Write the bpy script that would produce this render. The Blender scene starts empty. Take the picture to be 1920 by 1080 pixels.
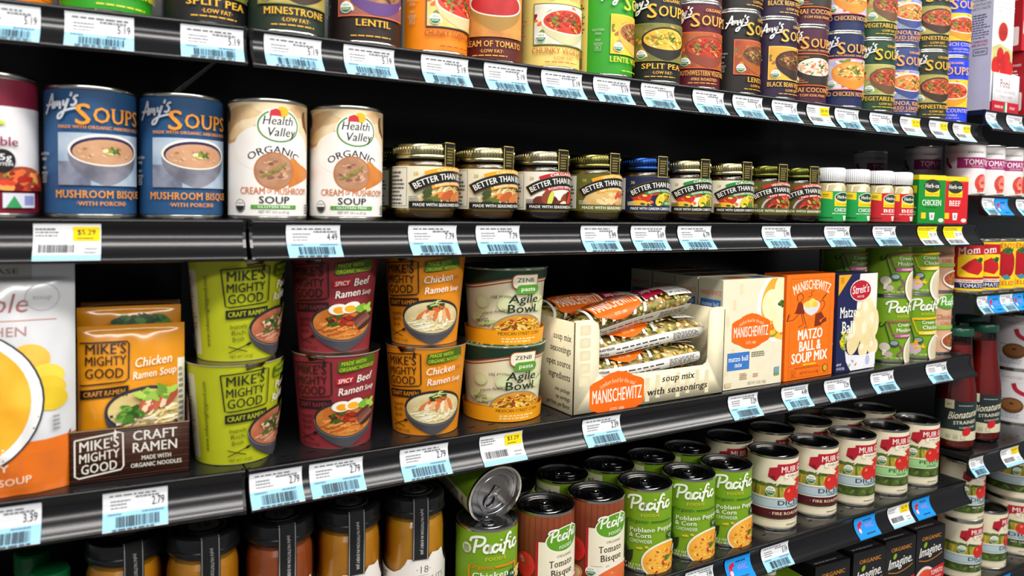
import bpy, bmesh, math, random
from mathutils import Matrix, Vector, Euler
S = bpy.context.scene
COL = S.collection
PI = math.pi
sin, cos = math.sin, math.cos

# ------------------------------------------------------------------ camera
CAM = Vector((0.0, -0.704, 1.45))
FPX, PPX, PPY, ROLL, VX, VY = 1420.0, 960.0, 448.0, 0.019, 3311.0, 428.0
hy = VY - ROLL * (VX - PPX)
up = Vector((ROLL, 1, (PPY - hy) / FPX)).normalized()
ax = Vector(((VX - PPX) / FPX, -(VY - PPY) / FPX, -1)).normalized()
ax = (ax - up * ax.dot(up)).normalized()
ay = up.cross(ax)
cd = bpy.data.cameras.new('camera')
cd.sensor_width = 36.0
cd.lens = FPX / 1920 * 36
cd.shift_y = (PPY - 540) / 1920
cd.clip_start = 0.02
cd.dof.use_dof = True
cd.dof.focus_distance = 0.98
cd.dof.aperture_fstop = 5.8
cam = bpy.data.objects.new('camera', cd)
COL.objects.link(cam)
cam.matrix_world = Matrix.Translation(CAM) @ Matrix((ax, ay, up)).to_4x4()
S.camera = cam

# ------------------------------------------------------------------ world, store lamps, exposure
w = bpy.data.worlds.new('store_air')
S.world = w
w.use_nodes = True
w.node_tree.nodes['Background'].inputs[0].default_value = (0.92, 0.95, 1.0, 1)
w.node_tree.nodes['Background'].inputs[1].default_value = 0.22

def lamp(name, loc, sx, sy, power, col=(1, 0.97, 0.93), rot=(0, 0, 0)):
    d = bpy.data.lights.new(name, 'AREA')
    d.shape = 'RECTANGLE'
    d.size, d.size_y, d.energy, d.color = sx, sy, power, col
    o = bpy.data.objects.new(name, d)
    COL.objects.link(o)
    o.location = loc
    o.rotation_euler = rot
    return o
# two fluorescent strips hung along the aisle, the near one a little behind the viewer
lamp('aisle_strip_light', (0.7, -0.95, 2.75), 5.0, 0.20, 66, rot=(math.radians(34), 0, 0))
lamp('aisle_strip_light', (0.7, -2.6, 2.75), 5.0, 0.25, 62, rot=(math.radians(60), 0, 0))
S.view_settings.view_transform = 'Standard'
S.view_settings.look = 'None'
S.view_settings.exposure = 0.03
S.view_settings.gamma = 1.0
S.view_settings.use_curve_mapping = False

# ------------------------------------------------------------------ materials
def lin(h):
    h = h.lstrip('#')
    v = [int(h[i:i + 2], 16) / 255 for i in (0, 2, 4)]
    return [((c + 0.055) / 1.055) ** 2.4 if c > 0.04045 else c / 12.92 for c in v] + [1.0]
MATS = {}
NAMES = dict(p='printed', m='metal', g='glossy', k='black_enamel', x='mixed', w='wet', c='paper', t='clear_glass', f='film', v='matt')
def mat(key):
    """'p#rrggbb' print, 'm#' metal, 'g#' glossy, 'k#' enamel, 'x#a#b#scale' mottled print, 'w#' wet food behind glass, 'c#' paper, 't' clear glass, 'v#' matt"""
    if key[0] == '#': key = 'p' + key
    if key in MATS: return MATS[key]
    kind, *h = key.split('#')
    m = bpy.data.materials.new(NAMES[kind[0]] + ('_' + h[0] if h else ''))
    m.use_nodes = True
    nt = m.node_tree
    N, L = nt.nodes, nt.links
    b = N['Principled BSDF']
    if kind == 't':
        N.remove(b)
        mx, tr, gl, fr = N.new('ShaderNodeMixShader'), N.new('ShaderNodeBsdfTransparent'), N.new('ShaderNodeBsdfGlossy'), N.new('ShaderNodeFresnel')
        fr.inputs[0].default_value = 1.45
        gl.inputs['Roughness'].default_value = 0.04
        tr.inputs[0].default_value = (0.985, 0.99, 0.985, 1)
        L.new(fr.outputs[0], mx.inputs[0]); L.new(tr.outputs[0], mx.inputs[1]); L.new(gl.outputs[0], mx.inputs[2])
        L.new(mx.outputs[0], N['Material Output'].inputs[0])
        MATS[key] = m
        return m
    tc, nz, mx = N.new('ShaderNodeTexCoord'), N.new('ShaderNodeTexNoise'), N.new('ShaderNodeMix')
    mx.data_type = 'RGBA'
    L.new(tc.outputs['Object'], nz.inputs['Vector'])
    c = lin(h[0])
    if kind == 'x':
        nz.inputs['Scale'].default_value = float(h[2])
        nz.inputs['Detail'].default_value = 5
        rp = N.new('ShaderNodeValToRGB')
        rp.color_ramp.elements[0].position, rp.color_ramp.elements[1].position = 0.38, 0.62
        L.new(nz.outputs[0], rp.inputs[0]); L.new(rp.outputs[0], mx.inputs[0])
        mx.inputs[6].default_value, mx.inputs[7].default_value = c, lin(h[1])
    else:
        nz.inputs['Scale'].default_value = 60
        L.new(nz.outputs[0], mx.inputs[0])
        mx.inputs[6].default_value = [v * 0.93 for v in c[:3]] + [1]
        mx.inputs[7].default_value = [min(1, v * 1.06) for v in c[:3]] + [1]
    L.new(mx.outputs[2], b.inputs['Base Color'])
    r, sp, me, co = dict(p=(.42, .35, 0, 0), x=(.42, .35, 0, 0), m=(.22, .5, 1, 0), g=(.25, .5, 0, 0), k=(.2, .5, 0, 0), w=(.2, .5, 0, .6), c=(.75, .15, 0, 0), f=(.2, .6, 0, .5), v=(.8, .1, 0, 0))[kind[0]]
    b.inputs['Roughness'].default_value, b.inputs['Specular IOR Level'].default_value = r, sp
    b.inputs['Metallic'].default_value, b.inputs['Coat Weight'].default_value = me, co
    b.inputs['Coat Roughness'].default_value = .05
    MATS[key] = m
    return m

# ------------------------------------------------------------------ mesh accumulator (metres)
class Acc:
    def __init__(s): s.v, s.f, s.m, s.n, s.keys = [], [], [], [], []
    def k(s, key):
        if key[0] == '#': key = 'p' + key
        if key not in s.keys: s.keys.append(key)
        return s.keys.index(key)
    def add(s, vs, fs, key, ns=None, M=None):
        o = len(s.v)
        if M is not None:
            vs = [M @ Vector(p) for p in vs]
            if ns: ns = [M.to_3x3() @ Vector(p) for p in ns]
        s.v += [tuple(p) for p in vs]
        s.n += [tuple(p) for p in ns] if ns else [(0, 0, 0)] * len(vs)
        ks = [s.k(key)] * len(fs) if isinstance(key, str) else [s.k(q) for q in key]
        s.f += [[i + o for i in f] for f in fs]
        s.m += ks
        return s
    def lathe(s, prof, key, n=40, M=None, segkeys=None, crease=38):
        """prof: (r, z) in mm from bottom to top along the outside"""
        P = [(r * .001, z * .001) for r, z in prof]
        sn = []
        for (r0, z0), (r1, z1) in zip(P, P[1:]):
            d = math.hypot(r1 - r0, z1 - z0) or 1
            sn.append(((z1 - z0) / d, -(r1 - r0) / d))
        vs, ns, fs, ks = [], [], [], []
        for i, ((r0, z0), (r1, z1)) in enumerate(zip(P, P[1:])):
            na = nb = sn[i]
            cr = cos(math.radians(crease))
            if i > 0 and sn[i][0] * sn[i - 1][0] + sn[i][1] * sn[i - 1][1] > cr: na = (sn[i][0] + sn[i - 1][0], sn[i][1] + sn[i - 1][1])
            if i < len(sn) - 1 and sn[i][0] * sn[i + 1][0] + sn[i][1] * sn[i + 1][1] > cr: nb = (sn[i][0] + sn[i + 1][0], sn[i][1] + sn[i + 1][1])
            o = len(vs)
            for (r, z), q in (((r0, z0), na), ((r1, z1), nb)):
                l = math.hypot(*q) or 1
                for j in range(n):
                    a = 2 * PI * j / n
                    vs.append((r * sin(a), -r * cos(a), z)); ns.append((q[0] * sin(a) / l, -q[0] * cos(a) / l, q[1] / l))
            for j in range(n):
                j2 = (j + 1) % n
                fs.append([o + j, o + j2, o + n + j2, o + n + j]); ks.append(segkeys[i] if segkeys else key)
        return s.add(vs, fs, ks, ns, M)
    def bm(s, bm, key, M=None):
        bm.verts.index_update()
        s.add([v.co.copy() for v in bm.verts], [[v.index for v in f.verts] for f in bm.faces], key, None, M)
        bm.free()
        return s
    def box(s, x0, y0, z0, x1, y1, z1, key, bev=0.0, M=None):
        b = bmesh.new()
        bmesh.ops.create_cube(b, size=1)
        for v in b.verts: v.co = Vector(((x0 + x1) / 2 + v.co.x * (x1 - x0), (y0 + y1) / 2 + v.co.y * (y1 - y0), (z0 + z1) / 2 + v.co.z * (z1 - z0)))
        if bev: bmesh.ops.bevel(b, geom=b.edges[:], offset=bev, segments=2, affect='EDGES', profile=.6)
        return s.bm(b, key, M)
    def prism(s, pts, y0, y1, key, M=None):
        """polygon pts (x, z) given thickness from y0 to y1"""
        n = len(pts)
        vs = [(x, y0, z) for x, z in pts] + [(x, y1, z) for x, z in pts]
        fs = [list(range(n)), list(range(2 * n - 1, n - 1, -1))] + [[i, i + n, (i + 1) % n + n, (i + 1) % n] for i in range(n)]
        return s.add(vs, fs, key, None, M)
    def tube(s, pts, r, key, n=8, closed=False, M=None):
        pts = [Vector(p) for p in pts]
        c = len(pts)
        vs, ns, fs = [], [], []
        for i, p in enumerate(pts):
            a, b = (pts[(i - 1) % c], pts[(i + 1) % c]) if closed else (pts[max(i - 1, 0)], pts[min(i + 1, c - 1)])
            t = (b - a).normalized()
            u = t.cross(Vector((0, 0, 1)))
            u = u.normalized() if u.length > .01 else Vector((1, 0, 0))
            w_ = t.cross(u)
            for j in range(n):
                d = u * cos(2 * PI * j / n) + w_ * sin(2 * PI * j / n)
                vs.append(p + d * r); ns.append(d)
        for i in range(c if closed else c - 1):
            for j in range(n):
                i2, j2 = (i + 1) % c, (j + 1) % n
                fs.append([i * n + j, i * n + j2, i2 * n + j2, i2 * n + j])
        if not closed: fs += [list(range(n))[::-1], list(range((c - 1) * n, c * n))]
        return s.add(vs, fs, key, ns, M)
    def mesh(s, name):
        me = bpy.data.meshes.new(name)
        me.from_pydata(s.v, [], s.f)
        for q in s.keys: me.materials.append(mat(q))
        me.polygons.foreach_set('material_index', s.m)
        me.polygons.foreach_set('use_smooth', [True] * len(s.f))
        big = [i for i, q in enumerate(s.n) if q != (0, 0, 0)]
        flat = set(range(len(s.v))) - set(big)
        if flat:
            for p in me.polygons:
                if p.vertices[0] in flat: p.use_smooth = False
        if big: me.normals_split_custom_set_from_vertices(s.n)
        me.update()
        return me

# ------------------------------------------------------------------ lettering
GL = {}
def build_glyphs():
    chars = [chr(i) for i in range(33, 127)] + ['\u00ec', '\u00b7', '\u2022']
    jobs = []
    for kind in 'na':
        for c in chars + ([' '] if kind == 'a' else []):
            cu = bpy.data.curves.new('g', 'FONT')
            cu.body = ('H' + c + 'H') if kind == 'a' else c
            cu.resolution_u = 2
            o = bpy.data.objects.new('g', cu)
            COL.objects.link(o)
            jobs.append((kind, c, o))
    dg = bpy.context.evaluated_depsgraph_get()
    dg.update()
    out = {}
    for kind, c, o in jobs:
        me = bpy.data.meshes.new_from_object(o.evaluated_get(dg))
        out[kind, c] = ([(v.co.x, v.co.y) for v in me.vertices], [list(p.vertices) for p in me.polygons])
        bpy.data.meshes.remove(me)
    for kind, c, o in jobs:
        cu = o.data
        bpy.data.objects.remove(o)
        bpy.data.curves.remove(cu)
    hx = [p[0] for p in out['n', 'H'][0]]
    hw, hl = max(hx), min(hx)
    cap = max(p[1] for p in out['n', 'H'][0])
    for c in chars + [' ']:
        q = [p[0] for p in out['a', c][0]]
        adv = (max(q) - hw) - (hw + hl) if c != ' ' else max(q) - hw - (hw + hl)
        if c == ' ':
            for kind in 'nbs': GL[kind, c] = ([], adv / cap)
            continue
        v, f = out['n', c]
        v = [(x / cap, y / cap) for x, y in v]
        a = adv / cap
        GL['n', c] = ([(v, f)], a)
        two = [([(x - .022, y) for x, y in v], f), ([(x + .022, y) for x, y in v], f)]   # heavier cut: set twice, a hair apart
        GL['b', c] = (two, a + .02)
        slabs = []                                     # serif cut: slabs on the stem ends
        if c.isalpha():
            xh = max(p[1] for p in out['n', 'x'][0]) / cap
            cnt = {}
            for q in f:
                for i in range(len(q)):
                    e = tuple(sorted((q[i], q[i - 1]))); cnt[e] = cnt.get(e, 0) + 1
            ys = [p[1] for p in v]
            for (i, j), k in cnt.items():
                (x0, y0), (x1, y1) = v[i], v[j]
                if k != 1 or abs(y0 - y1) > .004 or not .08 < abs(x1 - x0) < .3: continue
                if not [t for t in (min(ys), 0.0, max(ys), xh, 1.0) if abs(y0 - t) < .04]: continue
                xa, xb = min(x0, x1) - .09, max(x0, x1) + .09
                d = .075 if y0 < .2 else -.075
                ya, yb = min(y0, y0 + d), max(y0, y0 + d)
                slabs.append(([(xa, ya), (xb, ya), (xb, yb), (xa, yb)], [[0, 1, 2, 3]]))
        GL['s', c] = (two + slabs, a + .05)
build_glyphs()

# ------------------------------------------------------------------ flat artwork in mm, later laid on a surface
def clip_poly(pts, box):
    for axis, lim, sg in ((0, box[0], 1), (0, box[2], -1), (1, box[1], 1), (1, box[3], -1)):
        out = []
        for i in range(len(pts)):
            a, b = pts[i - 1], pts[i]
            da, db = (a[axis] - lim) * sg, (b[axis] - lim) * sg
            if (da < 0) != (db < 0):
                t = da / (da - db); out.append((a[0] + (b[0] - a[0]) * t, a[1] + (b[1] - a[1]) * t))
            if db >= 0: out.append(b)
        pts = out
        if len(pts) < 3: return []
    return pts
def spline(pts, n=6):
    out = []
    for i in range(len(pts) - 1):
        p0, p1, p2, p3 = pts[max(i - 1, 0)], pts[i], pts[i + 1], pts[min(i + 2, len(pts) - 1)]
        for k in range(n):
            t = k / n
            out.append(tuple(.5 * (2 * p1[d] + (p2[d] - p0[d]) * t + (2 * p0[d] - 5 * p1[d] + 4 * p2[d] - p3[d]) * t * t + (3 * p1[d] - p0[d] - 3 * p2[d] + p3[d]) * t ** 3) for d in (0, 1)))
    return out + [pts[-1]]
class Art:
    def __init__(s): s.it, s.clip = [], None
    def faces(s, vs, fs, c):
        if s.clip:
            for f in fs:
                p = clip_poly([vs[i] for i in f], s.clip)
                if len(p) > 2: s.it.append((p, [list(range(len(p)))], c))
        else: s.it.append((vs, fs, c))
        return s
    def poly(s, pts, c):
        a = sum(pts[i - 1][0] * pts[i][1] - pts[i][0] * pts[i - 1][1] for i in range(len(pts)))
        return s.faces(list(pts) if a > 0 else list(pts)[::-1], [list(range(len(pts)))], c)
    def rect(s, x0, y0, x1, y1, c): return s.poly([(x0, y0), (x1, y0), (x1, y1), (x0, y1)], c)
    def rrect(s, x0, y0, x1, y1, r, c):
        pts = []
        for cx, cy, a in ((x1 - r, y1 - r, 0), (x0 + r, y1 - r, 1), (x0 + r, y0 + r, 2), (x1 - r, y0 + r, 3)):
            pts += [(cx + r * cos((a + t / 4) * PI / 2), cy + r * sin((a + t / 4) * PI / 2)) for t in range(5)]
        return s.poly(pts, c)
    def ell(s, cx, cy, rx, ry, c, n=24, rot=0, a0=0, a1=2 * PI):
        full = abs(a1 - a0) > 6.28
        k = n if full else n + 1
        pts = []
        for i in range(k):
            a = a0 + (a1 - a0) * i / n
            x, y = rx * cos(a), ry * sin(a)
            pts.append((cx + x * cos(rot) - y * sin(rot), cy + x * sin(rot) + y * cos(rot)))
        return s.poly(pts, c)
    def line(s, pts, wd, c):
        n = len(pts)
        L, R = [], []
        for i in range(n):
            a, b = pts[max(i - 1, 0)], pts[min(i + 1, n - 1)]
            d = math.hypot(b[0] - a[0], b[1] - a[1]) or 1
            nx, ny = -(b[1] - a[1]) / d * wd / 2, (b[0] - a[0]) / d * wd / 2
            L.append((pts[i][0] + nx, pts[i][1] + ny)); R.append((pts[i][0] - nx, pts[i][1] - ny))
        return s.faces(L + R, [[n + i, n + i + 1, i + 1, i] for i in range(n - 1)], c)
    def frame(s, x0, y0, x1, y1, wd, c):
        for q in ((x0, y0, x1, y0 + wd), (x0, y1 - wd, x1, y1), (x0, y0, x0 + wd, y1), (x1 - wd, y0, x1, y1)): s.rect(*q, c)
        return s
    def ring(s, cx, cy, rx, ry, wd, c, a0=0, a1=2 * PI, n=32):
        return s.line([(cx + rx * cos(a0 + (a1 - a0) * i / n), cy + ry * sin(a0 + (a1 - a0) * i / n)) for i in range(n + 1)], wd, c)
    def text(s, t, x, y, h, c, w=None, al='c', st='b', sh=0.0, rot=0.0, arc=None, cond=1.0, slope=0.0):
        """h cap height, w fitted width, st n/b/s, sh slant, arc radius (text on a circle, + domed)"""
        lay_, X = {}, 0.0
        for ch in t:
            g, a = GL[st, ch]
            for n_, (v, f) in enumerate(g):
                V, F = lay_.setdefault(n_, ([], []))
                o = len(V)
                V += [(X + p[0], p[1]) for p in v]
                F += [[i + o for i in q] for q in f]
            X += a
        if not lay_: return s
        k = (w / (X * h)) if w else cond
        W = X * h * k
        x0 = {'c': -W / 2, 'l': 0, 'r': -W}[al]
        for n_ in sorted(lay_):
            V, F = lay_[n_]
            out = []
            for px, py in V:
                u, v_ = x0 + px * h * k, py * h
                u += sh * v_
                v_ += slope * u
                if arc:
                    th = u / arc
                    u, v_ = (arc + v_) * sin(th), (arc + v_) * cos(th) - arc
                if rot: u, v_ = u * cos(rot) - v_ * sin(rot), u * sin(rot) + v_ * cos(rot)
                out.append((x + u, y + v_))
            s.faces(out, F, c)
        return s
    def script(s, strokes, x, y, h, wd, c, sh=0.0, kx=1.0, slope=0.0):
        for st in strokes:
            p = spline(st, 5) if len(st) > 2 else st
            s.line([(x + (q[0] * kx + sh * q[1]) * h, y + (q[1] + slope * q[0] * kx) * h) for q in p], wd, c)
        return s
    def greek(s, x0, y0, x1, y1, rows, c, seed=1, fill=.55):
        """block of print too small to read"""
        R = random.Random(seed)
        rh = (y1 - y0) / rows
        for i in range(rows):
            x, end = x0, x0 + (x1 - x0) * R.uniform(.72, 1)
            while x < end:
                wd = min(R.uniform(.05, .16) * (x1 - x0), end - x)
                s.rect(x, y0 + i * rh, x + wd, y0 + i * rh + rh * fill, c)
                x += wd + .03 * (x1 - x0)
        return s
    def bars(s, x0, y0, x1, y1, c, seed=1):
        R = random.Random(seed)
        x = x0
        while x < x1 - .2:
            wd = R.choice((.35, .35, .7, 1.0)) * (x1 - x0) / 30
            s.rect(x, y0, min(x + wd, x1), y1, c)
            x += wd + R.choice((.35, .5, .9)) * (x1 - x0) / 30
        return s
    def chips(s, cx, cy, rx, ry, n, cols, sz, seed=1, long=1.6, n_=9):
        R = random.Random(seed)
        for i in range(n):
            a, r = R.uniform(0, 2 * PI), math.sqrt(R.random()) * .9
            q = sz * R.uniform(.5, 1.2)
            s.ell(cx + rx * r * cos(a), cy + ry * r * sin(a), q * R.uniform(1, long), q * .62, R.choice(cols), n_, R.uniform(-.9, .9))
        return s
    def strands(s, cx, cy, rx, ry, n, cols, wd, seed=1, ln=7):
        R = random.Random(seed)
        for i in range(n):
            a, r = R.uniform(0, 2 * PI), math.sqrt(R.random()) * .8
            x, y, b = cx + rx * r * cos(a), cy + ry * r * sin(a), R.uniform(-.7, .7)
            pts = [(x + t * ln * cos(b) - .3 * ln * sin(t * 3) * sin(b), y + (t * ln * sin(b) + .3 * ln * sin(t * 3) * cos(b)) * .6) for t in (-.5, -.25, 0, .25, .5)]
            pts = [p for p in pts if ((p[0] - cx) / rx) ** 2 + ((p[1] - cy) / ry) ** 2 < .98]
            if len(pts) > 1: s.line(pts, wd, R.choice(cols))
        return s
    def bowl(s, cx, cy, rx, ry, dep, rim, body, soup, cols, n=26, sz=2.2, seed=1, foot=.45):
        pts = [(cx - rx * (abs(cos(t)) ** .8 if cos(t) > 0 else -(abs(cos(t)) ** .8)) * (1 - (1 - foot) * sin(t) ** 3), cy - dep * sin(t) ** .9) for t in [PI * i / 24 for i in range(25)]]
        s.poly(pts, body)
        s.ell(cx, cy, rx, ry, rim, 32)
        s.ell(cx, cy - ry * .03, rx * .93, ry * .88, soup, 32)
        if n: s.chips(cx, cy - ry * .03, rx * .86, ry * .8, n, cols, sz, seed)
        return s
    def usda(s, x, y, r, dark='#2f7a3c'):
        s.ell(x, y, r, r, '#f4f4ee', 24)
        s.ell(x, y, r * .9, r * .9, dark, 16, 0, PI, 2 * PI)
        s.text('USDA', x, y + r * .2, r * .42, dark, r * 1.2)
        return s.text('ORGANIC', x, y - r * .42, r * .3, '#f4f4ee', r * 1.4)

AMYS = [[(0, -.05), (.15, .3), (.36, 1.0)], [(.36, 1.0), (.42, .6), (.45, .2)], [(-.02, .42), (.2, .38), (.5, .5)],
        [(.52, .6), (.56, .24), (.6, .44), (.67, .57), (.71, .5), (.72, .34), (.78, .54), (.84, .56), (.87, .42), (.88, .2)],
        [(1.02, .66), (1.03, .42), (1.14, .45), (1.24, .74), (1.16, .3), (1.0, -.2), (.82, -.28), (.84, -.08), (1.1, .1), (1.5, .24), (1.85, .3)],
        [(1.36, 1.08), (1.33, .86)], [(1.68, .92), (1.56, .9), (1.5, .76), (1.6, .66), (1.6, .5), (1.5, .4), (1.38, .44)]]
_s = [(.25, .42), (.12, .5), (.02, .36), (.03, .12), (.14, .04), (.25, .16)]
def sx(st, d): return [(x + d, y) for x, y in st]
PACIFIC = [[(.16, .9), (.12, .5), (.1, .0)], [(-.12, .72), (-.06, .95), (.2, 1.04), (.46, .98), (.5, .72), (.36, .5), (.14, .44)],
           sx(_s, .5) + [(.75, .5), (.75, .14), (.8, .05), (.88, .1)], sx(_s, .86) + [(1.2, .2)], [(1.2, .5), (1.2, .14), (1.26, .05), (1.32, .12)], [(1.2, .69), (1.2, .77)],
           [(1.36, -.22), (1.42, .3), (1.5, .9), (1.62, 1.04), (1.68, .9)], [(1.32, .48), (1.62, .52)],
           [(1.66, .5), (1.66, .14), (1.72, .05), (1.8, .12)], [(1.66, .69), (1.66, .77)], sx(_s, 1.82) + [(2.14, .24)]]
LEAF = [(0, 0), (.5, .35), (1.1, .3), (1.5, 0), (1.0, -.25), (.45, -.2)]

# ------------------------------------------------------------------ laying artwork on surfaces
EPS = 0.011
def lay(acc, art, wrap, xs=None, ys=None, eps=EPS):
    """wrap(x, y, lift) -> position, normal (mm); xs / ys: cutting pitch where the surface bends"""
    b = bmesh.new()
    keys = []
    for lev, (vs, fs, c) in enumerate(art.it):
        q = [b.verts.new((x, y, lev * eps)) for x, y in vs]
        ki = acc.k(c)
        for f in fs:
            try: nf = b.faces.new([q[i] for i in f])
            except ValueError: continue
            nf.material_index = ki
    for axis, st in ((0, xs), (1, ys)):
        if not st: continue
        lo, hi = min(v.co[axis] for v in b.verts), max(v.co[axis] for v in b.verts)
        for i in range(math.ceil(lo / st), math.floor(hi / st) + 1):
            co, no = [0, 0, 0], [0, 0, 0]
            co[axis], no[axis] = i * st, 1
            bmesh.ops.bisect_plane(b, geom=b.verts[:] + b.edges[:] + b.faces[:], dist=1e-5, plane_co=co, plane_no=no)
    b.verts.index_update()
    vs, ns = [], []
    def at(x, y, l):                      # keep every layer on the same facets
        if xs:
            i = math.floor(x / xs + 1e-6); t = x / xs - i
            if t > 1e-4:
                p, q = aty(i * xs, y, l), aty((i + 1) * xs, y, l)
                return [a + (b_ - a) * t for a, b_ in zip(p, q)]
        return aty(x, y, l)
    def aty(x, y, l):
        if ys:
            i = math.floor(y / ys + 1e-6); t = y / ys - i
            if t > 1e-4:
                p, q = wrap(x, i * ys, l)[0], wrap(x, (i + 1) * ys, l)[0]
                return [a + (b_ - a) * t for a, b_ in zip(p, q)]
        return wrap(x, y, l)[0]
    for v in b.verts:
        p, n = at(v.co.x, v.co.y, v.co.z + .02), wrap(v.co.x, v.co.y, 0)[1]
        vs.append(tuple(t * .001 for t in p)); ns.append(n)
    ks = list(acc.keys)
    acc.add(vs, [[v.index for v in f.verts] for f in b.faces], [ks[f.material_index] for f in b.faces], ns)
    b.free()
    return acc
def wcyl(R, z0=0.0):
    def f(x, y, l):
        a = x / R
        return ((R + l) * sin(a), -(R + l) * cos(a), z0 + y), (sin(a), -cos(a), 0)
    return f
def wcone(R0, R1, H, z0=0.0):
    Rm = (R0 + R1) / 2
    t = math.atan2(R1 - R0, H)
    def f(x, y, l):
        a, r = x / Rm, R0 + (R1 - R0) * y / H + l
        return (r * sin(a), -r * cos(a), z0 + y), (sin(a) * cos(t), -cos(a) * cos(t), -sin(t))
    return f
def wflat(side, w, d, h, z0=0.0):
    if side == 'front': return lambda x, y, l: ((x, -d / 2 - l, y + z0), (0, -1, 0))
    if side == 'left': return lambda x, y, l: ((-w / 2 - l, -x, y + z0), (-1, 0, 0))
    if side == 'right': return lambda x, y, l: ((w / 2 + l, x, y + z0), (1, 0, 0))
    return lambda x, y, l: ((x, y, h + l + z0), (0, 0, 1))

# ------------------------------------------------------------------ scene objects
def put(name, mesh, parent=None):
    o = bpy.data.objects.new(name, mesh)
    COL.objects.link(o)
    if parent is not None: o.parent = parent
    return o
def tag(o, label, cat, group=None):
    o['label'], o['category'] = label, cat
    if group: o['group'] = group
    return o
def thing(name, label, cat, parts, loc, rz=0.0, group=None, rot=None):
    """parts: [(name, mesh[, [sub parts]])]; a single part becomes the thing itself"""
    if len(parts) == 1 and len(parts[0]) == 2: r = put(name, parts[0][1])
    else:
        r = put(name, None)
        r.empty_display_size = .02
        for p in parts:
            c = put(p[0], p[1], r)
            if len(p) > 2:
                for q in p[2]: put(q[0], q[1], c)
    r.location = loc
    r.rotation_euler = rot if rot else (0, 0, rz)
    return tag(r, label, cat, group)
def structure(name, acc):
    o = put(name, acc.mesh(name))
    o['kind'] = 'structure'
    return o
def face_cam(x, y, psi):
    """turn so that the label centre shows psi degrees right of the line of sight"""
    return -math.atan2(x - CAM.x, y - CAM.y) + math.radians(psi)
# ================================================================== PRODUCTS
TIN, GOLD, BLK = 'm#c9c6bd', 'm#b59a4e', '#15140f'
def can_parts(name, R, H, art, tab=False, z0=3.6, tin=TIN, lidc='m#8d8d8f', base=None, paper=True):
    body = Acc().lathe([(0, 1.6), (R - 3.4, 1.6), (R - 2.8, 0), (R - .2, 0), (R + .25, 1.4), (R - .1, 2.9), (R - .75, 3.4), (R - .75, H - 3.4), (R - .1, H - 2.9), (R + .25, H - 1.5), (R - .1, H), (R - 2.6, H), (R - 3, H - 3.6)], tin, 48)
    top = Acc().lathe([(R - 3, H - 3.8), (R - 5.5, H - 3.9), (R - 6.2, H - 3.2), (R - 8, H - 3.2), (R - 8.6, H - 3.8), (R - 13, H - 3.8), (R - 13.5, H - 3.3), (R - 15, H - 3.3), (R - 15.5, H - 3.8), (0, H - 3.8)][::1], lidc, 40)
    parts = [('can_body', body.mesh('can_body'))]
    lid = ('lid', top.mesh('lid'))
    if tab:
        t = Acc()
        z = (H - 2.2) * .001
        ring = [(.0065 * cos(a) * 1.0, -.010 + .0085 * sin(a), z) for a in [2 * PI * i / 18 for i in range(18)]]
        t.tube(ring, .0012, 'm#a9a9ab', 6, True)
        t.box(-.0052, -.0035, z - .0012, .0052, .0085, z + .0008, 'm#a9a9ab', .001)
        t.lathe([(3.0, H - 1.6), (2.6, H - .8), (0, H - .7)], 'm#b9b9bb', 14, Matrix.Translation((0, .005, 0)))
        lid = lid + ([('pull_tab', t.mesh('pull_tab'))],)
    parts.append(lid)
    lab = Acc()
    lay(lab, art, wcyl(R - .35, z0), (R - .35) * 2 * PI / 64)
    parts.append(('label', lab.mesh('label')))
    return parts
def base(a, R, h, c, x0=None, x1=None, y0=0):
    """the sleeve right round a can, its ends meeting at the back"""
    q = PI * R
    return a.rect(-q if x0 is None else x0, y0, q if x1 is None else x1, h, c)

RED = ['#d8402a', '#b02a1c', '#e8703a', '#f0a050', '#7a8a30', '#8a2018']
BRN = ['#6a3a20', '#8a5030', '#a86a3a', '#503018', '#c08a50', '#6a7a30']
GRN = ['#5a7a2a', '#8aa03a', '#d8c060', '#e8e0b0', '#3a5a1c']
YEL = ['#f0d060', '#e0b838', '#d0a028', '#f8e8a0', '#b08a20', '#7a8a2a']
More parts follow.
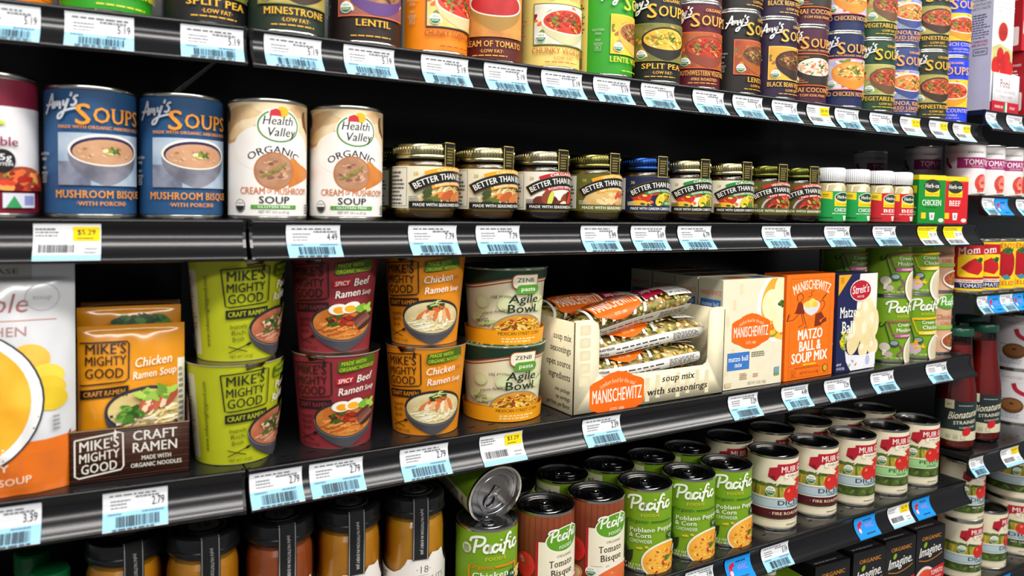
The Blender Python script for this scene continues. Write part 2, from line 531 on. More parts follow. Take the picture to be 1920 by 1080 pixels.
#       bg        text      pic bg              frame     bowl      soup                  chips name                 sub            organic
AM = dict(
 minestrone=('#28362b', '#f2b530', 'x#a89a4a#c2a860#40', '#7f8a4a', '#3d2c20', 'x#a0482a#c46a3c#90', RED, 'MINESTRONE', '\u00b7LOW FAT\u00b7', 1),
 lentil=('#261b19', '#f2b530', 'x#a0604a#7a4a6a#30', '#e0703a', '#5f3d7c', 'x#8a5a3a#b08050#80', BRN, 'LENTIL', '', 1),
 chunkytomato=('#f48a12', '#9a3a12', 'x#f0d68a#e8c060#40', '#3a3a44', '#e6c894', 'x#d8301c#e85030#60', RED, 'CHUNKY TOMATO BISQUE', '', 1),
 creamtomato=('#5a1a18', '#f3b550', 'x#d89a4a#c07a3a#40', '#5a1a18', '#a8803a', 'x#b01f22#c22a2a#50', [], 'CREAM OF TOMATO', '\u00b7LOW FAT\u00b7', 1),
 chunkyveg=('#f4d878', '#b8642c', 'x#efeadc#d8cfb4#40', '#6b7a3a', '#cfcb9c', 'x#c03018#d84a28#60', RED, 'CHUNKY VEGETABLE', '\u00b7LOW FAT\u00b7', 1),
 lentilveg=('#2f9a20', '#f3dc3a', 'x#efd040#e4b832#30', '#efd040', '#e8b44e', 'x#a04e28#c07a44#90', BRN, 'LENTIL VEGETABLE', '', 1),
 splitpea=('#1b1b1d', '#f3b830', 'x#6a6830#8a8240#60', '#76842c', '#26221d', 'x#dfae30#e8c048#80', YEL, 'SPLIT PEA', '\u00b7LOW FAT\u00b7', 1),
 southwest=('#5c1425', '#f0b048', 'x#b8622a#8a4020#40', '#e8582c', '#8a402c', 'x#a83018#c84a28#60', RED, 'SOUTHWESTERN VEGETABLE', '\u00b7FIRE ROASTED\u00b7', 1),
 lentildark=('#1e1917', '#f2b030', 'x#b4532a#8a3a20#40', '#d86c3c', '#a85a24', 'x#5e3520#7a4a2c#90', BRN, 'LENTIL', '\u00b7LOW FAT\u00b7', 1),
 blackbean=('#2b1b38', '#f2b84a', 'x#f0b53e#e0a034#30', '#f0c468', '#33261f', 'x#54281a#6a3826#90', BRN, 'BLACK BEAN VEGETABLE', '\u00b7LOW FAT\u00b7', 1),
 thai=('#4a1a34', '#f2a848', '#2c2018', '#f07020', '#2a2521', 'x#f2e6d2#e8d4b4#50', ['#f08a50', '#e8b890', '#5a8a3a', '#fff8ec', '#d86a3a'], 'THAI COCONUT', '\u00b7TOM KHA PHAK\u00b7', 0),
 nochicken=('#1a2452', '#f0a850', 'x#b8b0dc#e8dcd8#50', '#e85c3c', '#f08c2c', 'x#d8903c#e8a850#70', ['#f4d890', '#e8b860', '#d86a2a', '#6a8a3a'], 'NO CHICKEN NOODLE', '', 0),
 vegbarley=('#1d4529', '#f2b835', 'x#b8b464#8a9a50#40', '#c4bc70', '#6b4a31', 'x#8a4028#b0603c#80', RED, 'VEGETABLE BARLEY', '\u00b7LOW FAT\u00b7', 1),
 quinoa=('#394a80', '#f2a45c', 'x#7a80b0#9aa0c8#40', '#a0a4c8', '#3c4a86', 'x#d8662e#e88a48#70', ['#e8a050', '#c84a20', '#8a9a3a', '#f0c080'], 'QUINOA, KALE &', 'RED LENTIL', 1),
 french=('#1d41d6', '#c8b4d8', '#f5c320', '#f5c320', '#e8951e', 'x#b8401e#d06030#80', RED, 'FRENCH COUNTRY', '\u00b7VEGETABLE\u00b7', 1),
 bisque=('#28537f', '#f09a28', 'x#8ea6c0#b4c4d4#30', '#8ea6c0', '#85858e', 'x#c4926c#cfa07c#60', [], 'MUSHROOM BISQUE', '\u00b7WITH PORCINI\u00b7', 2))
CACHE = {}
def amys(key):
    if key in CACHE: return CACHE[key]
    bg, tx, pic, fr, bowl, soup, chips, name, sub, org = AM[key]
    R, H = 35.6, 104.2
    a = Art()
    base(a, R, H, bg)
    seam = '#e3d27a' if key == 'lentilveg' else '#d8d2c0'
    a.rect(-98, 2, -62, 102, seam)
    a.greek(-95, 34, -66, 98, 18, '#5a5340', 3).bars(-92, 6, -68, 28, BLK, 4)
    wide = key == 'creamtomato'
    px0, px1, py0, py1 = (-40, 40, 24, 84) if wide else (-33, 36, 24, 68)
    if not wide and key != 'bisque': a.rect(px0 - 1.2, py0 - 1.2, px1 + 1.2, py1 + 1.2, fr)
    a.rect(px0, py0, px1, py1, pic)
    a.clip = (px0, py0, px1, py1)
    if key == 'thai':
        for i in range(13): a.rect(px0, py0 + 3 * i + 3, px0 + 26, py0 + 3 * i + 4, '#d8701e')
    elif chips: a.chips(0, 46, 40, 24, 26, [q for q in chips[2:]] + ['#f0e8d0'], 4, 5)
    rim = '#f2eadb' if key in ('quinoa', 'french', 'chunkytomato', 'bisque', 'chunkyveg', 'creamtomato') else bowl
    if key == 'bisque':
        a.rect(-33, 24, -8, 44, 'x#5c6478#8a8ea0#60')
        a.bowl(4, 54, 29, 13.5, 30, rim, 'x#60606c#8c8c98#30', '#2c2350', [], 0)
        a.ell(4, 52.4, 25.4, 10.6, soup).chips(4, 51, 23, 8, 26, ['#a8744e', '#d8b08c'], 1.4, 4).chips(7, 53.5, 6, 3, 22, GRN, 1.8, 2)
    else:
        a.bowl(6, 50 if not wide else 60, 31, 14.5, 26 if not wide else 30, rim, bowl, soup, chips, 70 if chips else 0, 2.4, 7, .5)
        if chips: a.chips(12, 51, 5, 3, 8, ['#3a5a1c', '#6a8a2a', '#507a2c'], 1.8, 9)
    a.clip = None
    if key != 'bisque': a.usda(px0 + 8, py0 + 7, 5.6)
    # name panel
    W = min(72, len(name) * 5.6)
    a.text(name, 1, 13.5, 6.2, tx, W, st='s')
    if sub: a.text(sub, 1, 7 if key != 'quinoa' else 6, 3.4 if key != 'quinoa' else 5.4, tx, st='s')
    if org and key != 'bisque': a.greek(-20, 3.4, 22, 5.2, 1, tx, 5)
    if key in ('french', 'creamtomato') : tx = '#f2b04a'
    # brand block
    white = '#f4f2ee' if key != 'bisque' else '#c9ced6'
    a.script(AMYS, -45, 84, 16, 1.8, white, .12)
    if org == 1: a.text('ORGANIC', 11, 94.5, 3.8, tx, 25, st='s')
    a.text('S', -13, 75, 17, tx, 13, st='s').text('OUPS', 14, 77, 12.6, tx, 41, st='s')
    if org != 1: a.text('MADE WITH ORGANIC ' + ('ARBORIO RICE' if key == 'bisque' else 'SWEET POTATO'), 1, 71.5, 2.6, tx, 66, st='s')
    # side notes
    for i, t in enumerate(('GLUTEN', 'FREE', 'NO', 'GMOS')):
        a.text(t, -48, 49 - i * 4.4 - (i > 1) * 3, 2.3, '#b8b4aa' if key != 'chunkyveg' else tx)
    if key == 'chunkyveg': a.rrect(-57, 50, -48, 62, 1, '#2f5a34').text('BPA', -52.5, 55, 2.6, '#e8e8d0')
    a.frame(-51, 26, -45, 32, .5, '#b8b4aa').text('K', -48, 27.4, 3.2, '#b8b4aa')
    CACHE[key] = can_parts(key, 36.3, 111, a, z0=3.4)
    return CACHE[key]

PG = '#769f1c'
def pacific(key):
    if ('pac', key) in CACHE: return CACHE['pac', key]
    R, H = 35.6, 101.5
    a = Art()
    W = '#f2f4e6'
    wood = key == 'tomato'
    bg = 'x#7d3a22#9a5030#18' if wood else ('#d8a888' if key == 'chili' else PG)
    base(a, R, H, bg)
    a.rect(-100, 2, -58, 99, '#dcd8b4').greek(-97, 30, -62, 82, 15, '#3a3a30', 6).text('Nutrition Facts', -79, 88, 5, BLK, 36)
    a.text('330', -66, 66, 6, BLK, 11).bars(-94, 6, -66, 24, BLK, 8)
    if wood:
        for i in range(16): a.rect(-57 + i * 7.2, 1, -56.5 + i * 7.2, 101, '#6a2e1a')
        a.rect(-20, 12, 40, 72, '#b01f24').rect(-16.5, 16, 40, 72, '#efe6cc')
        a.ell(16, 74, 25, 15, '#f0f4dc', 32, .15).ell(16, 74, 23.6, 13.8, '#5d9a22', 32, .15)
        a.script(PACIFIC, -4, 71, 14, 2.0, W, .1, 1.3, .12).text('FOODS', 17, 63.5, 3.8, W, 19, slope=.12)
        a.text('ORGANIC', 16, 53, 3, '#8a8a70', 22, slope=.05)
        for i, t in enumerate(('Tomato', 'Bisque')): a.text(t, 12 + i, 42 - 11 * i, 8, '#3c322c', 32 - 2 * i, st='s', slope=.06)
        a.rect(-13, 24.2, 1, 24.7, '#9a9484').text('Gluten Free', 16, 22.5, 3, '#5a544a', 22, st='n', slope=.06)
        a.ell(-33, 42, 13, 15, 'x#c01f1c#d83a2c#30', 26).ell(-37, 48, 3, 4.5, '#ee7a6a', 12, .5)
        a.line([(-33, 48), (-26, 44)], .8, '#3f6a2a').line([(-33, 48), (-32, 40)], .8, '#3f6a2a').line([(-33, 48), (-40, 46)], .8, '#3f6a2a')
        a.ell(-34, 12, 12, 9, '#c99a58', 20, .6).ell(-33, 12, 8, 6, '#e8cfa0', 20, .6)
        a.clip = (-30, 0, 60, 26)
        a.ell(26, 2, 40, 24, '#ece8e0', 40).ell(27, 1, 37, 22, 'x#d8522a#e8703c#30', 40).chips(24, 8, 26, 10, 14, GRN[:2] + ['#f0a060'], 2, 5)
        a.clip = None
        a.usda(-13, 18, 6.2)
        a.ell(-16, 2, 8, 6, '#b8bcc4', 20)
    else:
        if key == 'chili':
            a.ell(12, 88, 26, 13, '#4f9a2a', 28).script(PACIFIC, -6, 82, 14, 2, W, .08, 1.2)
            a.ell(-20, 90, 12, 11, '#f2ece0', 20).ell(-26, 72, 10, 7, '#9a5a4a', 18)
            a.text('Chicken', 8, 58, 8, '#b87a5a', 40, st='s').text('CHILI', 8, 48, 6, '#b87a5a', 24, st='s').rect(-20, 40, 40, 46, '#8aba3a')
            a.bowl(24, 20, 26, 14, 18, '#f0ece2', '#e8dcc8', 'x#b8683a#9a4a28#60', BRN, 30, 2.4, 3)
            a.usda(-16, 26, 7.5)
        else:
            a.script(PACIFIC, -24, 78, 18, 2.9, W, .10, 1.45, .05)
            a.text('FOODS', 3, 70.5, 3.8, '#d8c832', 24, st='s', slope=.04)
        if key == 'poblano':
            G = '#2f6a1e'
            a.line([(-27, 65), (-27, 24)], 2.4, G).text('Organic', -12, 62, 4.4, G, 28, st='s').rect(4, 63, 36, 64.6, G)
            a.text('Poblano Pepper', 9, 51, 5.6, W, 63, st='s', slope=.05).text('& Corn', -9, 43, 5.6, W, 28, st='s', slope=.03).text('CHOWDER', -8, 36, 4.4, W, 28, st='n')
            a.ell(33, 43, 5, 5, '#1c4a34', 20).text('GLUTEN', 33, 43.4, 1.6, W, 7).text('FREE', 33, 40.8, 1.6, W, 5)
            a.poly([(-38, 22), (-36, 8), (-30, 2), (-22, 6), (-18, 14), (-17, 26), (-24, 24), (-31, 27)], '#22301a').poly([(-31, 27), (-27, 32), (-22, 25)], '#2f4a22').ell(-30, 16, 2, 7, '#51613c', 12)
            a.chips(-2, 30, 12, 2.5, 7, ['#f0cf3a', '#e0b82a'], 2, 4)
            a.ell(26, 12, 33, 25, '#efe9dc', 40)
            a.ell(26, 11.5, 31, 23, 'x#f0a52e#f4b848#40', 40).chips(26, 12, 29, 20, 90, ['#f8dc70', '#f4c848', '#f0b030', '#e89020'], 1.6, 6).chips(26, 12, 26, 18, 16, ['#c8301e', '#b0281c', '#d8502a'], 2, 7, 1.2).chips(28, 15, 4, 3, 8, ['#3f7a22', '#5a9a2e'], 2.4, 8)
            a.text('NET WT 16.3 OZ.', -24, 6, 3, W, 36, st='n').text('(1 LB 0.3 OZ.) 462g', -22, 1.6, 3, W, 38, st='n')
            a.usda(44, 22, 5)
        elif key == 'noodle':
            O = '#e8821e'
            a.line([(-27, 63), (-27, 0)], 2, O).text('Organic', -13, 61, 4.4, O, 27, st='s').rect(2, 62, 30, 64, O).rect(28, 46, 30, 64, O)
            a.text('Chicken', -2, 50, 7, W, 42, st='s', slope=.05).text('Noodle', -4, 39, 7, W, 36, st='s', slope=.05)
            a.ell(24, 50, 6, 6, '#1c4a34', 20).text('13g', 24, 49.4, 3, W, 7)
            a.strands(32, 50, 12, 10, 14, ['#f2e2a0', '#e8d080'], 1.4, 4)
            a.ell(-30, 83, 6, 6, '#c8d0a8', 20).greek(-34, 79, -26, 87, 4, '#4a6a20', 2)
            a.ell(24, 10, 30, 22, '#efe9dc', 40).ell(24, 9.5, 28, 20, 'x#e8b848#d8a038#40', 40).strands(24, 10, 26, 18, 40, ['#f6e4a0', '#e8cc78'], 1.6, 5)
        elif key in ('mushroom', 'chicken'):
            acc = '#8a3a5a' if key == 'mushroom' else '#f0c020'
            ac2 = '#c05a9a' if key == 'mushroom' else '#f4d040'
            a.line(spline([(-32, 62), (-35, 58), (-31, 55), (-24, 64)]), 1.6, '#2a3a1c').line([(-27, 60), (-18, 30)], 1.6, '#2a3a1c').ell(-12, 28, 8, 6, '#3a4a34', 20).ell(-12, 29, 6, 3.6, '#8aa0a0', 18)
            a.line([(-22, 64), (-14, 42), (36, 44)], 2, acc).line([(-22, 64), (36, 66)], 3.4, '#9a6a4a' if key == 'mushroom' else acc)
            a.text('Cream of', 9, 56, 5.4, W, 34, st='s').text('Mushroom' if key == 'mushroom' else 'Chicken', 11, 47, 5.8, W, 42 if key == 'mushroom' else 36, st='s')
            a.rect(-12, 38, 36, 43, ac2).text('CONDENSED', 12, 39.4, 2.6, W, 30)
            if key == 'mushroom':
                a.ell(-26, 22, 8, 7, '#d8ccb8', 18).rect(-29, 8, -23, 18, '#e8e0d0').ell(-20, 10, 6, 5, '#c4b49c', 16)
                a.line(spline([(-4, 26), (2, 18), (-6, 10), (2, 2)]), 2.4, '#8a4a7a')
            else:
                a.ell(-18, 14, 11, 9, '#c8b0c0', 18).chips(-10, 20, 10, 8, 10, ['#f0c030', '#e8a820'], 3, 2)
            a.ell(24, 12, 20, 26, '#efe8da', 30).ell(25, 12, 17, 23, 'x#e0d4b8#d4c4a0#40', 30)
            a.text('NET WT 10.5 OZ', -12, 3, 2.6, W, 30, st='n')
    CACHE['pac', key] = can_parts('pacific', 35.9, 108, a, tab=True, z0=3.4)
    return CACHE['pac', key]

def muir(key, R=36.8, H=109):
    if ('mg', key, R) in CACHE: return CACHE['mg', key, R]
    a = Art()
    r, h = R - .4, H - 7
    k = h / 102
    X = lambda q: q * R / 36.8
    base(a, r, h, '#e9dfc2')
    full = PI * r
    P = lambda *p: [(X(x), y * k) for x, y in p]
    a.rect(-full, 46 * k, full, 64 * k, 'x#8a8a2e#b8a83c#60')
    for i in range(13): a.poly(P((-70 + i * 9, 46), (-66 + i * 9, 46), (-61 + i * 8, 64), (-63 + i * 8, 64)), '#5f6e24' if i % 2 else '#d0b448')
    for i in range(11): a.ell(X(-62 + i * 11), 63.5 * k, X(7), 3 * k, 'x#3f5a26#66762e#80', 12)
    a.poly(P((-10, 62), (2, 72), (18, 63), (30, 60), (30, 66), (-6, 74)), '#e9dfc2')
    a.text('', 0, 0, 1, BLK)
    band = '#9fd08a' if key == 'petite' else '#b4c6cc'
    a.rect(-full, 28 * k, full, 45 * k, '#f0ead2').rect(-full, 29 * k, full, 44 * k, band).rect(-full, 42.4 * k, full, 42.9 * k, '#5a6a6a').rect(-full, 30.4 * k, full, 30.9 * k, '#5a6a6a')
    a.rect(-full, 13 * k, full, 28 * k, 'x#2f4420#506428#70')
    for i in range(22): a.ell(X(-64 + i * 6), (20 + 2 * sin(i * 2.1)) * k, X(4.6), 2.2 * k, ('#6a7c34', '#3a5224', '#52682c')[i % 3], 10, .8 if i % 2 else -.6)
    if key == 'fire':
        a.rect(-full, 15 * k, full, 28 * k, '#521722').text('\u00b7 FIRE ROASTED \u00b7', X(12), 20 * k, 4.2 * k, '#e8d8a8', X(60))
    if key == 'petite': a.text('PETITE', X(13), 36 * k, 5.6 * k, '#3a4a2a', X(40)).text('DICED', X(16), 31.6 * k, 3 * k, '#3a4a2a', X(20))
    else: a.text('DICED', X(16), 34.5 * k, 6.8 * k, '#2a3a40', X(46)).text('TOMATOES', X(22), 31 * k, 2.6 * k, '#2a3a40', X(30))
    if key == 'nosalt': a.rect(X(-4), 21 * k, X(46), 27.5 * k, '#2f4420').text('NO SALT ADDED', X(18), 22 * k, 3.4 * k, '#e8e4cc', X(42))
    # tomatoes
    for cx, cy, q in ((26, 62, 10), (38, 70, 10), (14, 51, 11.5), (34, 52, 13)):
        a.ell(X(cx), cy * k, X(q), q * k, 'x#c4201c#d8382a#25', 26).ell(X(cx - q * .35), (cy + q * .4) * k, X(q * .18), q * .28 * k, '#ec7a66', 10, -.6)
    a.poly(P((-2, 66), (12, 76), (26, 66), (20, 63), (27, 61), (12, 64)), '#e9dfc2').line(P((20, 63), (27, 62)), .8, '#6a7a3a')
    # banner
    a.poly(P((-21, 76), (-19, 89), (-8, 91), (-8, 95), (56, 97), (56, 82), (-4, 79), (-10, 70)), '#b01c2c').poly(P((-21, 76), (-12, 78), (-10, 70)), '#7d1220')
    a.text('MUIR GLEN', X(25), 83.6 * k, 9 * k, '#f4ece0', X(56), slope=.03)
    a.rrect(X(2), 74 * k, X(54), 81.5 * k, 3 * k, '#f2e8d0').text('ORGANIC', X(28), 75.8 * k, 3.8 * k, '#6a5a44', X(42))
    a.usda(X(-17), 55 * k, 7 * k)
    a.rect(-full, 1.5 * k, full, 2 * k, '#8a8460').greek(X(8), 5 * k, X(36), 8 * k, 1, '#8a8468', 3)
    a.rect(-full, 11.4 * k, full, 11.8 * k, '#a89c74')
    CACHE['mg', key, R] = can_parts('muir', R, H, a, z0=3.4, lidc='m#77787b')
    return CACHE['mg', key, R]

def health_valley():
    a = Art()
    R, H = 35.6, 104
    base(a, R, H, '#f2eee8')
    M_, D = 'x#e4c69a#d2a876#40', 'x#f0dcb8#e2c490#50'
    a.clip = (-70, 40, 70, 104)
    a.poly([(-62, 104), (-60, 70), (-50, 66), (-36, 68), (-24, 76), (-8, 84), (20, 82), (34, 72), (48, 58), (56, 56), (60, 104)], D)
    for x, y, rx, ry, ro, c in ((-44, 88, 20, 9, .5, M_), (-34, 78, 22, 7, .45, '#cfa06a'), (-32, 80, 20, 6, .45, D), (-26, 95, 16, 7, .1, M_), (0, 99, 18, 6, -.1, '#e8d2aa'), (26, 98, 14, 6, .2, M_), (44, 84, 18, 9, -.9, '#7a5030'), (47, 88, 16, 7, -.9, M_), (36, 74, 16, 6, -.8, D), (52, 70, 14, 5, -.8, '#d8b488'), (-52, 94, 5, 8, .3, '#4a3a2c')):
        a.ell(x, y, rx, ry, c, 22, ro)
    a.clip = None
    a.ell(0, 62, 40, 22, '#f2eee8', 30).ell(5, 83, 21, 17, '#f4f1ea', 30)
    a.ring(5, 83, 19, 14.5, 1.6, '#4f8a34', -4.2, 1.2)
    a.ell(8, 96, 6, 5, '#f0b428', 16).poly([(-4, 92), (-3, 97), (2, 99), (6, 97), (7, 92)], '#c8303a')
    a.text('Health', 4, 84, 8, '#2a2a2a', 29, sh=.2).text('Valley', 7, 73.5, 8, '#2a2a2a', 27, sh=.2)
    a.text('ORGANIC', 1, 58, 6.4, '#1c1c28', 48, arc=36)
    a.poly([(16, 55), (30, 48), (44, 44), (62, 46), (62, 37), (44, 37), (30, 32), (14, 26)], 'x#d8883e#c87030#30')
    a.ell(1, 41.5, 18.6, 17.2, '#b8703a', 32).ell(1, 41.5, 17.4, 16, 'x#b98a6c#a87858#60', 32).chips(1, 41.5, 15, 13, 24, ['#8a5f4a', '#d4a88a', '#7a5240', '#c89878'], 2.4, 3)
    a.line(spline([(-10, 36), (-2, 38), (6, 43), (11, 49)]), 1, '#7a7a30')
    for i in range(12): a.ell(-10 + i * 1.9, 36 + i * 1.0 + (i % 2) * 1.6, 1.9, .8, '#8a8838', 8, 1.0 if i % 2 else -.4)
    a.text('CREAM', -19, 20, 6.2, '#c8753c', 24).text('OF', -3.5, 21, 3.6, '#c8753c', 5).text('MUSHROOM', 19, 20, 6.2, '#c8753c', 37)
    a.text('SOUP', 1, 11.6, 6.4, '#14141c', 28)
    a.rect(-20, 6.6, 22, 10, '#4f9a2c').text('- GLUTEN FREE -', 1, 7.3, 2, '#f2f6e8', 36)
    a.text('NET WT 14.5 oz (411g)', 1, 2.6, 2.4, '#5a5a56', 28, st='n')
    a.ell(-31, 9, 5.4, 6, '#2a2a2a', 20).ell(-31, 9, 4.8, 5.4, '#f2eee8', 20).ell(-31, 9, 4.6, 5.2, '#2a2a2a', 16, 0, PI, 2 * PI).text('USDA', -31, 10.5, 1.8, '#2a2a2a')
    a.rect(-75, 10, -56, 60, '#2f6a2a').greek(36, 2, 48, 12, 4, '#2a2a2a', 4)
    return can_parts('hv', 36.4, 111, a, z0=3.6)

def protein_can():
    a = Art()
    R = 36
    base(a, R, 108, '#ece9ea')
    a.rect(-PI * R, 86, PI * R, 108, '#7d1a34').rect(-PI * R, 0, PI * R, 18, '#86152e')
    a.rect(54, 0, 80, 108, '#e6e3e4').greek(57, 4, 70, 104, 26, '#2a2a30', 5, .5)
    a.poly([(-24, 72), (-8, 88), (-2, 86), (4, 72)], '#1c1c20').poly([(-10, 68), (0, 76), (8, 72)], '#c8dc1e')
    a.text('Vegetable', -6, 54, 7.4, '#8a2048', 44, st='b')
    a.clip = (-60, 18, 60, 60)
    a.ell(20, 18, 26, 20, 'x#8a3424#a84a30#60', 30).chips(18, 22, 24, 12, 50, RED, 4, 5)
    a.clip = None
    a.ell(4, 42, 9.4, 9.4, '#17171b', 24).text('15g', 4, 42.5, 5, '#f0f0f0', 13).text('PROTEIN', 4, 38, 2.6, '#f0f0f0', 15)
    a.rect(4, 4, 30, 16, '#d8dce6').poly([(6, 4), (12, 14), (18, 4)], '#3a9a5a').rect(20, 6, 29, 14, '#8a90c8')
    return can_parts('protein', 36.8, 116, a, z0=3.6)

def ramen_cup(key):
    bg, dk, soup, chips = dict(lime=('#b2b81c', '#22241a', 'x#a8583a#c07a54#60', None), red=('#8e2f36', '#1f1618', 'x#c06a28#d88a3c#60', None), orange=('#e08a16', '#2a1c10', 'x#e0d2a0#d0bc84#50', None))[key]
    R0, R1, H = 35.5, 43.6, 93.5
    Rm = (R0 + R1) / 2
    a = Art()
    a.rect(-PI * Rm, 0, PI * Rm, H, bg)
    a.rrect(-108, 4, -74, 84, 3, '#cfc8a8').greek(-104, 26, -78, 80, 17, '#5a4a3a', 4, .35).bars(-100, 8, -82, 22, '#5a5a5a', 6)
    ink = dk
    a.text('www.mikesmightygood.com', -60, 46, 4, '#3a4414' if key == 'lime' else dk, 66, st='n', rot=PI / 2, sh=.2)
    # stamp
    a.line([(-47, 85), (-12, 88.5), (-6.5, 88), (-6, 56), (-8, 54), (-40, 50.5), (-44, 51.5), (-47, 85)], 1.2, ink)
    for t, y, h, wd in (("MIKE'S", 75.4, 9, 33), ('MIGHTY', 65, 8, 33), ('GOOD', 54.6, 8.6, 31)): a.text(t, -26.6, y, h, ink, wd, slope=.06)
    a.poly([(-14, 85), (-12.6, 91), (-10.8, 88), (-12, 84)], ink)
    a.poly([(-44, 39.5), (-6, 42), (-6, 50.5), (-44, 47.6)], ink).text('CRAFT RAMEN', -25, 42.4, 4.6, bg, 34, slope=.06)
    for i, t in enumerate(('Insanely', 'Rich', 'Broth')): a.text(t, -33, 31 - 6 * i, 4, ink if key != 'lime' else '#4a5216', 15 - 2 * i, st='n', slope=.1)
    a.line([(-42, 8), (-24, 16)], .8, ink).line([(-42, 14), (-25, 9)], .8, ink).ell(-23.5, 16, 2.6, 1.4, ink, 10, .4)
    a.text('NET WT 1.9 OZ', -30, 3, 2.6, ink, 22, st='n')
    # made with flash, flavour
    a.poly([(-1, 79), (2, 77), (34, 81), (38, 84), (37, 92), (33, 93.4), (0, 88)], '#4a6214')
    a.text('MADE WITH', 14, 85, 3.8, '#b4d030', 24, sh=.15, slope=.08).text('ORGANIC NOODLES', 18, 79.6, 3.6, '#b4d030', 35, sh=.15, slope=.08)
    Wt = '#f2ece0'
    if key == 'red':
        a.poly([(-2, 65), (14, 67), (14, 74), (-2, 72)], '#b01c26').text('SPICY', 6, 67, 4.2, Wt, 13, sh=.15, slope=.1).text('Beef', 25, 67, 7.2, Wt, 17, sh=.15, slope=.12)
    elif key == 'orange': a.text('Chicken', 14, 67, 7.4, Wt, 31, sh=.12, slope=.12).text('FLAVOR', 34, 70, 3, '#b86a10', 9)
    else: a.text('Pork', 14, 67, 7.4, Wt, 22, sh=.12, slope=.12).text('Tonkotsu', 18, 60, 4, Wt, 22)
    a.text('Ramen', 12, 55.5, 7.2, Wt, 25, sh=.12, slope=.12).text('Soup', 32, 57.4, 5, Wt, 12, sh=.12, slope=.12)
    # bowl
    a.bowl(9, 30, 33, 19, 29, '#2b2a2e', 'x#37363c#4a494f#20', soup, [], 0, foot=.35)
    a.ring(9, 30, 32.6, 18.6, .7, '#77777a', PI, 2 * PI)
    nood = {'lime': ['#c8866a', '#b06a4a', '#d8a080'], 'red': ['#d8843a', '#e8a050', '#b85a20'], 'orange': ['#efe6c0', '#e4d6a0', '#f6f0d4']}[key]
    a.strands(9, 25, 28, 11, 70, nood, 1.5, 5, 9)
    if key == 'orange':
        for i in range(7): a.ell(-2 + i * 4.6, 33 + 1.6 * sin(i), 2.3, 8, ('#d87a3a', '#f2dcb8', '#e8b078')[i % 3], 14, -.9 + .22 * i)
        a.chips(12, 41, 9, 4, 16, ['#2f4a1c', '#4f7a2a', '#d8602a', '#e8845a', '#1f3a14'], 3, 3, 2.4).strands(12, 44, 10, 5, 8, ['#3f6a22', '#c8d890'], 1, 3)
    elif key == 'red':
        a.chips(6, 32, 14, 6, 40, ['#6a1c14', '#9a2a18', '#3a5a1c', '#c8481e', '#4a2418'], 2.8, 3)
        a.ell(3, 43.5, 9, 5.4, '#f2ece0', 18, .1).ell(3.6, 42.6, 5.4, 3.6, '#f0a020', 16).ell(15, 45, 9, 5.4, '#f2ece0', 18, .3).ell(14, 43.6, 5.6, 3.6, '#f4ac28', 16)
        a.chips(29, 44, 6, 5, 12, ['#4a7a1c', '#7ab030', '#a8d050'], 4, 2)
        for i in range(4): a.ell(24 + i * 2.6, 36 - i * 3, 10, 2.6, ('#5a2f28', '#7a463c', '#8a5a50', '#4a241e')[i], 14, .5)
    else:
        a.chips(8, 32, 20, 9, 46, ['#c8907a', '#8a4a34', '#4a6a2a', '#2f4a1c', '#e0c0a0'], 3.4, 3)
        for i in range(3): a.ell(12 + i * 5, 34 + i * 3, 11, 3, ('#3a5224', '#d0a08a', '#b87a60')[i], 14, .7)
        a.chips(26, 46, 6, 4, 8, ['#c8d840', '#9ab030'], 3, 2)
    cup = Acc()
    cup.lathe([(0, 2), (R0 - 3, 2), (R0 - 2.6, 0), (R0 - .4, 0), (R0 - .25, 1), (R1 - .25, H), (R1 + 1.2, H + .4), (R1 + 1.5, H + 1.3), (R1 + .6, H + 1.6), (R1 - 2, H + 1.4)], '#e0d8c4', 56)
    lid = Acc()
    rim = [(R1 + 1.9, H + 1.5), (R1 + 2.1, H + 1.9), (R1 - 1, H + 2.3), (0, H + 2.2)]
    lid.lathe([(R1 - .5, H + 1.62)] + rim, 'm#9b928a', 56)
    lid.prism([(.010, 0), (-.010, 0), (-.007, -.007), (.006, -.008)], -.0003, .0003, 'm#9b928a', Matrix.Translation((-.022, -(R1 * .92) * .001, (H + 1.6) * .001)) @ Matrix.Rotation(-.42, 4, 'Z') @ Matrix.Rotation(.5, 4, 'X'))
    sl = Acc()
    lay(sl, a, wcone(R0, R1, H, .4), Rm * 2 * PI / 64)
    return [('cup', cup.mesh('cup')), ('foil_lid', lid.mesh('foil_lid')), ('sleeve', sl.mesh('sleeve'))]

